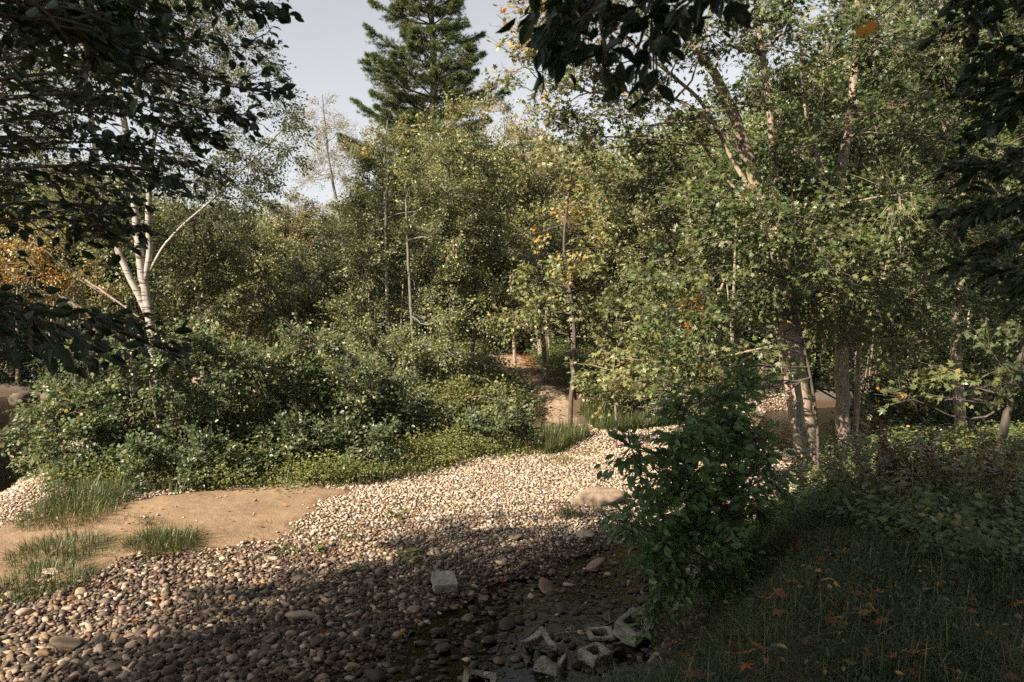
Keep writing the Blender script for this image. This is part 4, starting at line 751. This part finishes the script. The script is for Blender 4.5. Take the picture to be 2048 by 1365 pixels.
# tufts
def tuft(px, py, rad, h, n, label, tone=.42, squash=1.0, name='grass_tuft', group=None):
    c = G(px, py); r = rad * np.sqrt(rng.random(n)); a = rng.uniform(0, 2 * np.pi, n); X = c[0] + r * np.cos(a); Y = c[1] + r * np.sin(a) * squash
    g = Geo(); n_ = wob(X, Y, .12, 3); L = .85 * h * rng.uniform(.3, 1.25, n) * (1 + .3 * n_) * (1.1 - .5 * r / rad); blades(g, X, Y, L, rng.uniform(.002, .0042, n), rng.normal(tone, .12, n) + (rng.random(n) < .25) * .35, .95, dirs=np.stack([np.cos(a), np.sin(a)], -1) + rng.normal(0, .8, (n, 2)))
    return tag(g.build(name, M['grass'], smooth=False, loc=c), label, 'grass tuft', group)
for a in [(325, 1092, .34, .30, 1500, 'large dense green grass tuft alone on the sand'), (302, 1050, .13, .17, 260, 'small upright tuft just behind the large one on the sand', .35),
          (118, 1110, .45, .27, 1500, 'wide dark grass tuft on the left part of the sand', .36), (90, 1168, .40, .24, 1000, 'lowest grass tuft at the left where sand meets gravel', .4),
          (130, 1040, .5, .30, 1500, 'tall grass clump at the sand corner near the river', .5), (170, 1010, .5, .42, 1500, 'dark green grass clump beneath the outermost shrub', .34), (205, 1115, .12, .12, 160, 'thin low tuft between the two large tufts', .4),
          (1136, 1034, .14, .22, 260, 'small green tuft alone on the bright gravel below the boulder', .32), (1128, 925, .28, .16, 420, 'dry yellow tuft on the gravel below the path mouth', .72), (1070, 905, .40, .26, 900, 'grass tuft at the right end of the bramble edge', .5),
          (1165, 905, .24, .14, 260, 'second dry yellow tuft nearer the path mouth', .72), (1205, 958, .2, .12, 130, 'sparse green tuft above the boulder', .4), (545, 1052, .14, .10, 80, 'sparse grass sprig on the open sand', .4), (575, 1108, .15, .13, 150, 'small tuft where open sand meets the gravel', .4),
          (255, 1042, .16, .12, 130, 'thin tuft at the back of the sand near the shrubs', .45), (20, 1205, .3, .14, 200, 'faint low tuft at the left edge of the gravel', .5), (700, 1075, .12, .12, 90, 'tiny tuft on the bright gravel left of the low leafy weed', .4), (905, 1085, .1, .12, 90, 'tiny tuft on the edge of the shade', .3)]:
    tuft(*a[:6], tone=(a[6] if len(a) > 6 else .42) - .1)
# weeds on the gravel
for (px, py, r, lab) in [(792, 1036, .13, 'little flat leafed weed on the bright gravel'), (824, 1122, .15, 'round leafed green weed above the concrete block'), (640, 1108, .09, 'tiny weed at the left of the shade boundary'), (718, 1145, .08, 'small dim weed in the shaded gravel')]:
    c = G(px, py); n = 16; a = rng.uniform(0, 2 * np.pi, n); rr = r * rng.uniform(.1, .8, n); P = c + np.stack([rr * np.cos(a), rr * np.sin(a), rng.uniform(.03, .09, n)], -1)
    th = thing('leafy_weed', lab, 'weed', c); g = Geo(); leaves(g, P, np.stack([np.cos(a), np.sin(a), rng.normal(0, .2, n)], -1), np.array([0, 0, 1]) + rng.normal(0, .25, (n, 3)), r * .55, rng.uniform(.2, .4, n), 'round'); g.build('leaves', M['herb'], th, loc=c)
    g = Geo(); tubes(g, np.stack([np.tile(c, (n, 1)), (c + P) / 2 + [0, 0, .02], P], 1), np.full((n, 3), .0018), 3); g.build('stems', M['twig'], th, loc=c)
# --- sapling of the near bank
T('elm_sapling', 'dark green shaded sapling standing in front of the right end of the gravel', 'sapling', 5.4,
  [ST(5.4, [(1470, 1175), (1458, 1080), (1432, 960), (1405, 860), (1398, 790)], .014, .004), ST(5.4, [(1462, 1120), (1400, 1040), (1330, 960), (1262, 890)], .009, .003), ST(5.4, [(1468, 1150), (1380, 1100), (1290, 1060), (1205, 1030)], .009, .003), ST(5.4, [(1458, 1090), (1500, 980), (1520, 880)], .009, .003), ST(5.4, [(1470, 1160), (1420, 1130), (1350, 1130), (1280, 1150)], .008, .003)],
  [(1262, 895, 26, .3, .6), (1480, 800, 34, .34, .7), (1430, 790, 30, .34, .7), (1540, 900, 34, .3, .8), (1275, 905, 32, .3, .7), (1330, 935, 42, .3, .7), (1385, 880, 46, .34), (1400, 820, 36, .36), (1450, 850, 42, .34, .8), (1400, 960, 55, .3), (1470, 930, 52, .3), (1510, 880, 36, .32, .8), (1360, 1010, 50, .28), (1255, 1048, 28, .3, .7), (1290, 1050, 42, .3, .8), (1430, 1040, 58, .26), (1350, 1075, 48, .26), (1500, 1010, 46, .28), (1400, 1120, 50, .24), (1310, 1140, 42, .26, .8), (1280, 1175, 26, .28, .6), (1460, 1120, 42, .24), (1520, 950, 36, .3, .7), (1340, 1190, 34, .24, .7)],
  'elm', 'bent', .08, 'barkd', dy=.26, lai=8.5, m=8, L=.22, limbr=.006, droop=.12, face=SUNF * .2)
# --- hanging dead cluster
c = W(1382, 605, 11.5); n = 70; P = c + rng.normal(0, 1, (n, 3)) * [.13, .1, .17]; g = Geo()
leaves(g, P, np.array([0, 0, -1]) + rng.normal(0, .5, (n, 3)), rng.normal(0, 1, (n, 3)), rng.uniform(.07, .12, n), rng.uniform(.45, .8, n), 'maple'); th = thing('broken_branch', 'broken twig hung with dead orange leaves among the maple boughs', 'branch', c + [0, 0, .3]); b_ = c + np.array([0, 0, .3]); g.build('leaves', M['dead'], th, loc=b_)
g = Geo(); tubes(g, smooth_line([c + [.1, 0, .5], c + [.02, 0, .2], c + [-.02, 0, -.1]], 6)[None], np.full((1, 6), .006), 4); tubes(g, np.stack([np.tile(c + [0, 0, .2], (n, 1)), P], 1), np.full((n, 2), .002), 3); g.build('stem', M['twig'], th, loc=b_)
# bare pale limbs seen through the leaves
for (pts, Y, r, lab) in [([(1312, 524), (1335, 520), (1352, 530), (1358, 545)], 12, .028, 'short pale bent bare branch left of the maples'), ([(1400, 700), (1445, 712), (1500, 702), (1545, 692)], 9.3, .016, 'pale curved bare branch below the maple boughs'), ([(170, 560), (215, 590), (270, 630), (312, 665)], 13.5, .02, 'grey bare branch slanting down to the birch foot')]:
    q = np.array([W(a, b, Y) for a, b in pts]); g = Geo(); tubes(g, (smooth_line(q, 14) + rng.normal(0, r * .2, (14, 3)))[None], np.linspace(r, r * .5, 14)[None], 7); tag(g.build('bare_branch', M['driftwood'], loc=q[0]), lab, 'branch')
# --- asters and dock on the right
def stalk_plant(name, label, cat, px, py, Y, hgt, head, group):
    x, y = W(px, py, Y)[:2]; c = np.array([x, y, hz(x, y)]); th = thing(name, label, cat, c, group); top = c + [rng.normal(0, .08), rng.normal(0, .08), hgt]
    nb = 7; st = [smooth_line([c, (c + top) / 2 + rng.normal(0, .02, 3), top], 7)]
    for _ in range(nb): a = rng.uniform(.5, .9); p = c + (top - c) * a; st.append(smooth_line([p, p + rng.normal(0, .08, 3) + [0, 0, .08], p + rng.normal(0, .12, 3) + [0, 0, .2]], 7))
    g = Geo(); tubes(g, np.array(st), np.tile(np.linspace(.004, .0018, 7), (len(st), 1)), 4); g.build('stems', M['twig'], th, loc=c)
    n = 60; t = rng.random(n); s_ = rng.integers(0, len(st), n); P = np.array([st[a][int(b * 6)] for a, b in zip(s_, t)]); g = Geo()
    leaves(g, P, randdir(n, .4), np.array([0, 0, 1]) + rng.normal(0, .4, (n, 3)), rng.uniform(.05, .09, n), rng.normal(.3, .1, n), 'diamond'); g.build('leaves', M['herb'], th, smooth=False, loc=c)
    ends = np.array([q[-1] for q in st]); g = Geo()
    if head == 'flower':
        C = (ends[:, None] + rng.normal(0, .035, (len(ends), 5, 3))).reshape(-1, 3); m_ = 9
        a = np.linspace(0, 2 * np.pi, m_, endpoint=False); A = np.stack([np.cos(a), np.sin(a), np.full(m_, .15)], -1); leaves(g, np.repeat(C, m_, 0), np.tile(A, (len(C), 1)), np.tile([0, 0, 1.0], (len(C) * m_, 1)), .015, rng.random(len(C) * m_), 'diamond'); g.build('blossoms', M['flower'], th, smooth=False, loc=c)
    else:
        P = (ends[:, None] - np.array([0, 0, 1]) * rng.uniform(0, .25, (len(ends), 46))[..., None] + rng.normal(0, .014, (len(ends), 46, 3))).reshape(-1, 3); leaves(g, P, randdir(len(P)), randdir(len(P)), .02, rng.random(len(P)), 'round'); g.build('seed_sprays', M['dock'], th, smooth=False, loc=c)
for (px, py, Y, h) in [(1690, 960, 6.8, .62), (1660, 1000, 6.6, .5), (1705, 1000, 6.6, .5), (1740, 1060, 6.0, .7), (1680, 1070, 5.8, .6), (1760, 1080, 5.8, .7), (1860, 1050, 5.5, .8), (1900, 1040, 5.6, .8), (1830, 1100, 5.3, .6), (1950, 1080, 5.2, .8), (1990, 1100, 5.1, .7), (1600, 960, 7.0, .7), (1720, 1030, 6.2, .75)]:
    stalk_plant('aster_plant', 'pale flowered aster growing in the tangle of weeds on the right bank', 'wildflower', px, py, Y, h * .62, 'flower', 'asters on the right bank')
for (px, py, Y, h) in [(1735, 960, 6.6, 1.1), (1750, 1000, 6.4, 1.0), (1790, 1010, 6.2, .95), (1830, 1000, 6.3, 1.0), (1815, 1040, 6.0, .8), (1880, 1030, 5.9, .95), (1920, 1050, 5.8, .95), (1960, 1060, 5.6, 1.0), (1985, 1090, 5.4, .9), (1770, 970, 6.8, .9)]:
    stalk_plant('dock_stalk', 'rust brown seeding dock stalk among the weeds on the right bank', 'weed', px, py, Y, h * .6, 'seed', 'brown dock stalks on the right bank')
X, Y = rnd_xy(9000, 1.9, 6.5, 4.2, 9); b = sdist(BANK, X, Y); k = (b > .4) & frustum(X, Y, .3) & (X > 2.2 + (7 - Y) * .05) & (rng.random(len(X)) < .3); X, Y = X[k], Y[k]
plants('weeds', 'tangled tall weeds filling the right bank behind the grass', 'weeds', X, Y, np.where(Y > 6, .16, .32), 18, .055, 'maple', 'diamond', .36, spreadr=.14)
g = Geo(); X, Y = rnd_xy(26000, 1.6, 3.6, 6, 9.3); b = sdist(BANK, X, Y); k = (b > .1) & (rng.random(len(X)) < .5); X, Y = X[k], Y[k]; n = len(X)
blades(g, X, Y, .26 * rng.uniform(.4, 1.2, n), rng.uniform(.002, .004, n), rng.normal(.45, .15, n), .6)
tag(g.build('grass', M['grass'], smooth=False), 'tall pale grass in front of the thick maple trunk', 'grass', kind='stuff')
# --- leaf litter
def litter(name, label, X, Y, size, tlo, thi, dz=.02):
    g = Geo(); n = len(X); P = np.stack([X, Y, height(X, Y) + dz + rng.random(n) * .02], -1); leaves(g, P, randdir(n, .25), np.array([0, 0, 1]) + rng.normal(0, .3, (n, 3)), size * rng.uniform(.6, 1.3, n), rng.uniform(tlo, thi, n), 'maple')
    return tag(g.build(name, M['dead'], smooth=False), label, 'leaf litter', kind='stuff')
X, Y = rnd_xy(14000, -3, 4, 14, 36); k = (sdist(PATH, X, Y) > -.8) & (rng.random(len(X)) < .06 + .45 * ss(18, 24, Y)); litter('leaf_litter', 'orange and brown leaves strewn over the far end of the path', X[k], Y[k], .09, .1, .75)
X, Y = rnd_xy(900, -7, 4.5, 4.8, 14); k = gravel_ok(X, Y) & (rng.random(len(X)) < .55); litter('leaf_litter', 'small fallen leaves scattered over the gravel and sand', X[k], Y[k], .042, 0, .9, .045)
X, Y = rnd_xy(1000, .5, 8, 2, 12); k = sdist(BANK, X, Y) > .2; litter('leaf_litter', 'brown leaf litter caught in the bank grass', X[k], Y[k], .07, 0, .8, .05)
def fallen(px, py, size, tone, label, lift=.10):
    size *= .72; tone *= .85; c = G(px, py); c[2] += lift; g = Geo(); v, q, _ = tmpl('maple'); v = v.copy(); v[:, 0] -= .45
    # finer lobed blade with curled tips
    ang = np.radians([180, 150, 120, 100, 84, 66, 52, 40, 26, 12, 0]); rad = np.array([.12, .34, .30, .62, .40, .46, .95, .52, .55, .62, 1.1]); a = np.concatenate([ang, -ang[-2:0:-1]]); r = np.concatenate([rad, rad[-2:0:-1]])
    n = len(a); R1 = np.stack([r * np.cos(a), r * np.sin(a), .22 * r ** 2 + rng.normal(0, .05, n)], -1) * .55; R0 = R1 * .45; R0[:, 2] = rng.normal(0, .015, n); C = np.zeros((1, 3)); V = np.concatenate([C, R0, R1]) * size
    i = np.arange(n); j = (i + 1) % n; F1 = np.stack([1 + i, 1 + n + i, 1 + n + j, 1 + j], -1); F0 = np.stack([np.zeros(n, int), 1 + i, 1 + j], -1)
    from mathutils import Euler
    Mx = np.array(Euler((rng.normal(.25, .3), rng.normal(0, .35), rng.uniform(0, 6.28))).to_matrix()); V = V @ Mx.T
    th = thing('fallen_leaf', label, 'leaf', c); g.add(V, F1, tone); g.F.append(F0); g.build('blade', M['dead'], th)
    g = Geo(); e = Mx @ (np.array([-.75, 0, .1]) * size); tubes(g, np.array([[[0, 0, 0], e * .5, e]]), np.full((1, 3), .0016), 4); g.build('petiole', M['twig'], th)
for a in [(1600, 1128, .15, .55, 'upright orange maple leaf standing in the grass at the top of the bank'), (1556, 1152, .11, .75, 'pale orange leaf left of the upright maple leaf'), (1644, 1155, .12, .45, 'red orange leaf right of the upright maple leaf'), (1636, 1180, .09, .72, 'small tan leaf below the red orange one'),
          (1562, 1232, .15, .3, 'dark red maple leaf in the middle of the bank grass'), (1535, 1236, .11, .45, 'rusty leaf touching the dark red maple leaf'), (1745, 1262, .15, .78, 'bright orange tipped leaf on top of the largest leaf pair'), (1765, 1285, .17, .4, 'large brown red leaf at the right of the bank grass'), (1722, 1270, .14, .5, 'brown curled leaf left of the largest leaf pair'),
          (1382, 1358, .13, .8, 'vivid golden orange leaf at the bottom edge'), (1830, 1352, .13, .82, 'golden leaf at the bottom edge right of the middle'), (1512, 1340, .14, .6, 'tan orange curled leaf near the bottom edge'), (1490, 1355, .1, .9, 'pale tan leaf beside the curled one at the bottom edge'), (1730, 1358, .13, .35, 'dark red leaf at the bottom edge'), (1790, 1360, .1, .6, 'small rusty leaf between the two at the bottom edge'),
          (2020, 1350, .12, .3, 'dull rust leaf in the bottom right corner'), (1618, 1270, .1, .15, 'dim purple brown leaf in the lower bank grass'), (1455, 1205, .1, .4, 'rusty leaf low in the grass by the sapling foot'), (1760, 1225, .09, .6, 'small tan leaf above the largest leaf pair'), (1910, 1195, .07, .5, 'tiny rust leaf in the dark weeds'), (1370, 1230, .08, .35, 'brown leaf at the left edge of the bank grass'), (1745, 1235, .08, .55, 'rust leaf lying above the brown curled leaf'), (1440, 1290, .08, .3, 'brown leaf hanging in the grass left of the bank')]:
    fallen(*a)
for a in [(890, 1321, .09, .78, 'bright yellow orange maple leaf on the dark wet gravel'), (858, 1322, .07, .45, 'rusty leaf left of the bright yellow leaf'), (870, 1262, .07, .8, 'small yellow leaf in the shallow water'), (930, 1218, .06, .8, 'golden leaf at the water edge right of the block'), (672, 1352, .08, .6, 'orange leaf at the lower edge of the gravel'), (1000, 1358, .06, .78, 'tan leaf beside the lowest concrete piece')]: fallen(*a, lift=.05)
# --- leaf on a twig high on the right
c = W(1745, 42, 3.2); g = Geo(); leaves(g, np.array([c, c + [-.03, 0, -.03]]), np.array([[-.3, 0, -1], [-.9, 0, -.7]]), np.array([[0, -1, .4], [.2, -1, .3]]), np.array([.062, .05]), np.array([.76, .72]), 'maple')
th = thing('orange_leaf', 'backlit orange maple leaf hanging on a twig high at the right', 'leaf', c); g.build('blade', M['dead'], th, loc=c); g = Geo(); tubes(g, np.array([[c + [1.1, -.3, .75], c + [.4, 0, .3], c]]), np.full((1, 3), .0025), 4); g.build('twig', M['twig'], th, loc=c)
# --- concrete
import bmesh
from mathutils import Matrix, Euler
def concrete(name, label, px, py, dims, rot, hole=None, dz=0.0, cut=None, wall=.032):
    bm = bmesh.new(); w_, d_, h_ = dims
    def box(x0, x1, y0, y1, z0, z1):
        vs = [bm.verts.new(v) for v in [(x0, y0, z0), (x1, y0, z0), (x1, y1, z0), (x0, y1, z0), (x0, y0, z1), (x1, y0, z1), (x1, y1, z1), (x0, y1, z1)]]
        for f in [(3, 2, 1, 0), (4, 5, 6, 7), (0, 1, 5, 4), (1, 2, 6, 5), (2, 3, 7, 6), (3, 0, 4, 7)]: bm.faces.new([vs[i] for i in f])
    if hole is None: box(-w_ / 2, w_ / 2, -d_ / 2, d_ / 2, 0, h_)
    else:
        # ring (open-ended core), tapered; or an L / U when pieces have broken off
        o = [(-w_ / 2, -d_ / 2), (w_ / 2, -d_ / 2), (w_ / 2, d_ / 2), (-w_ / 2, d_ / 2)]; i_ = [(x * (1 - 2 * wall / w_), y * (1 - 2 * wall / d_)) for x, y in o]
        O0 = [bm.verts.new((x, y, 0)) for x, y in o]; O1 = [bm.verts.new((x, y, h_)) for x, y in o]; I0 = [bm.verts.new((x * 1.08, y * 1.08, 0)) for x, y in i_]; I1 = [bm.verts.new((x * .92, y * .92, h_)) for x, y in i_]
        sides = list(range(4)); gone = [] if cut is None else cut
        for s_ in sides:
            if s_ in gone: continue
            t_ = (s_ + 1) % 4
            for f in [(O0[s_], O0[t_], O1[t_], O1[s_]), (I0[t_], I0[s_], I1[s_], I1[t_]), (O1[s_], O1[t_], I1[t_], I1[s_]), (O0[t_], O0[s_], I0[s_], I0[t_])]: bm.faces.new(f)
        for s_ in gone:
            t_ = (s_ + 1) % 4
            if (s_ - 1) % 4 not in gone: bm.faces.new((O0[s_], I0[s_], I1[s_], O1[s_]))
            if t_ not in gone: bm.faces.new((O0[t_], O1[t_], I1[t_], I0[t_]))
        for v in [v for v in bm.verts if not v.link_faces]: bm.verts.remove(v)
    bmesh.ops.recalc_face_normals(bm, faces=bm.faces); bmesh.ops.bevel(bm, geom=[e for e in bm.edges if len(e.link_faces) == 2], offset=.006, segments=2, affect='EDGES')
    bmesh.ops.subdivide_edges(bm, edges=[e for e in bm.edges if e.calc_length() > .04], cuts=4, use_grid_fill=True)
    for v in bm.verts:
        a = v.co; k = .0028; v.co += Vector((math.sin(a.y * 61 + a.z * 43), math.sin(a.x * 57 + a.z * 71), math.sin(a.x * 67 + a.y * 49))) * k
    if cut:
        for v in bm.verts:
            if v.co.z > h_ * .55: v.co.z -= max(0, (math.sin(v.co.x * 31 + v.co.y * 23) * .5 + .5)) * h_ * .28
    me = bpy.data.meshes.new(name); bm.to_mesh(me); bm.free(); me.materials.append(M['block']); o = bpy.data.objects.new(name, me); COL.objects.link(o)
    c = G(px, py); o.location = (c[0], c[1], max(c[2], -.08) + dz); o.rotation_mode = 'ZYX'; o.rotation_euler = [R(a) for a in rot]; return tag(o, label, 'concrete block')
concrete('concrete_block', 'square solid grey block alone on the gravel above the water', 888, 1182, (.20, .20, .085), (16, 5, 14), dz=.04)
concrete('cinder_block', 'hollow block tipped up on its corner at the grass edge, highest of the group', 1262, 1305, (.21, .21, .15), (30, 8, 44), hole=1, dz=.08, wall=.036)
concrete('cinder_block', 'dim hollow block lying behind the upright hollow cube', 1200, 1300, (.19, .15, .09), (12, 0, 3), hole=1, dz=.0)
concrete('cinder_block', 'upright hollow cube shaped block at the foot of the grass bank', 1188, 1352, (.19, .17, .16), (6, 4, 38), hole=1, dz=-.03, wall=.036)
concrete('broken_block', 'broken corner of a block leaning left of the hollow cube', 1082, 1330, (.20, .19, .13), (38, -12, 30), hole=1, cut=[0, 3], dz=.04, wall=.036)
concrete('broken_block', 'broken angled block piece at the bottom between stick and hollow cube', 1100, 1368, (.18, .17, .14), (6, 3, -28), hole=1, cut=[2, 3], dz=.02, wall=.036)
concrete('broken_block', 'dark arched block piece standing at the bottom edge left of the stick', 958, 1384, (.22, .14, .13), (58, 4, -8), hole=1, cut=[0], dz=.02, wall=.036)
concrete('concrete_chip', 'small square chip of concrete tilted in the shallow water', 1014, 1278, (.10, .085, .035), (28, 10, 38), dz=.03)
concrete('concrete_chip', 'pale broken lump of concrete in the grass at the bank foot', 1358, 1240, (.12, .10, .09), (20, 14, 25), dz=.02)
def stick(pts, r, label, mat='driftwood', z=0.0, sub=None):
    P = np.array([G(a, b) + [0, 0, max(c, 0) + z] for a, b, c in pts]); P[:, 2] = np.maximum(P[:, 2], -.03); g = Geo(); q = smooth_line(P, 16) + rng.normal(0, r * .25, (16, 3)); rr = np.linspace(r, r * .45, 16); tubes(g, q[None], rr[None], 7)
    if sub:
        for k in sub: e = q[k] + np.array([rng.normal(0, .12), rng.normal(0, .12), .08]); tubes(g, smooth_line([q[k], (q[k] + e) / 2 + rng.normal(0, .02, 3), e], 6)[None], np.linspace(r * .6, r * .25, 6)[None], 5)
    return tag(g.build('driftwood_stick', M[mat], loc=P[0]), label, 'stick')
stick([(1060, 1365, 0), (1052, 1340, .03), (1045, 1318, .12)], .028, 'thick rotten dark stick standing at the bottom edge', 'deadwood')
stick([(1100, 1318, .06), (1112, 1296, .10), (1150, 1290, .1), (1210, 1282, .12), (1246, 1262, .14)], .005, 'thin bent twig lying across the concrete blocks', sub=[6, 9, 12])
stick([(1098, 1336, .04), (1130, 1308, .08), (1180, 1294, .1), (1200, 1285, .12)], .006, 'second thin twig in front of the bent one')
stick([(1070, 1332, .05), (1100, 1316, .07)], .012, 'short pale split stick between the broken blocks')
stick([(1220, 1310, .12), (1275, 1268, .2), (1330, 1225, .16)], .006, 'dark thin twig leaning over the tipped block', 'deadwood', sub=[5, 8])
stick([(1300, 1235, .02), (1285, 1205, .10), (1322, 1190, .2)], .022, 'grey dead branch piece at the bank foot above the tipped block', 'deadwood')
stick([(1430, 1115, .2), (1500, 1098, .25), (1580, 1090, .2)], .005, 'long thin bare twig across the sapling foot')
stick([(1095, 965, .02), (1120, 962, .02)], .01, 'little dark stick on the bright gravel', 'deadwood')
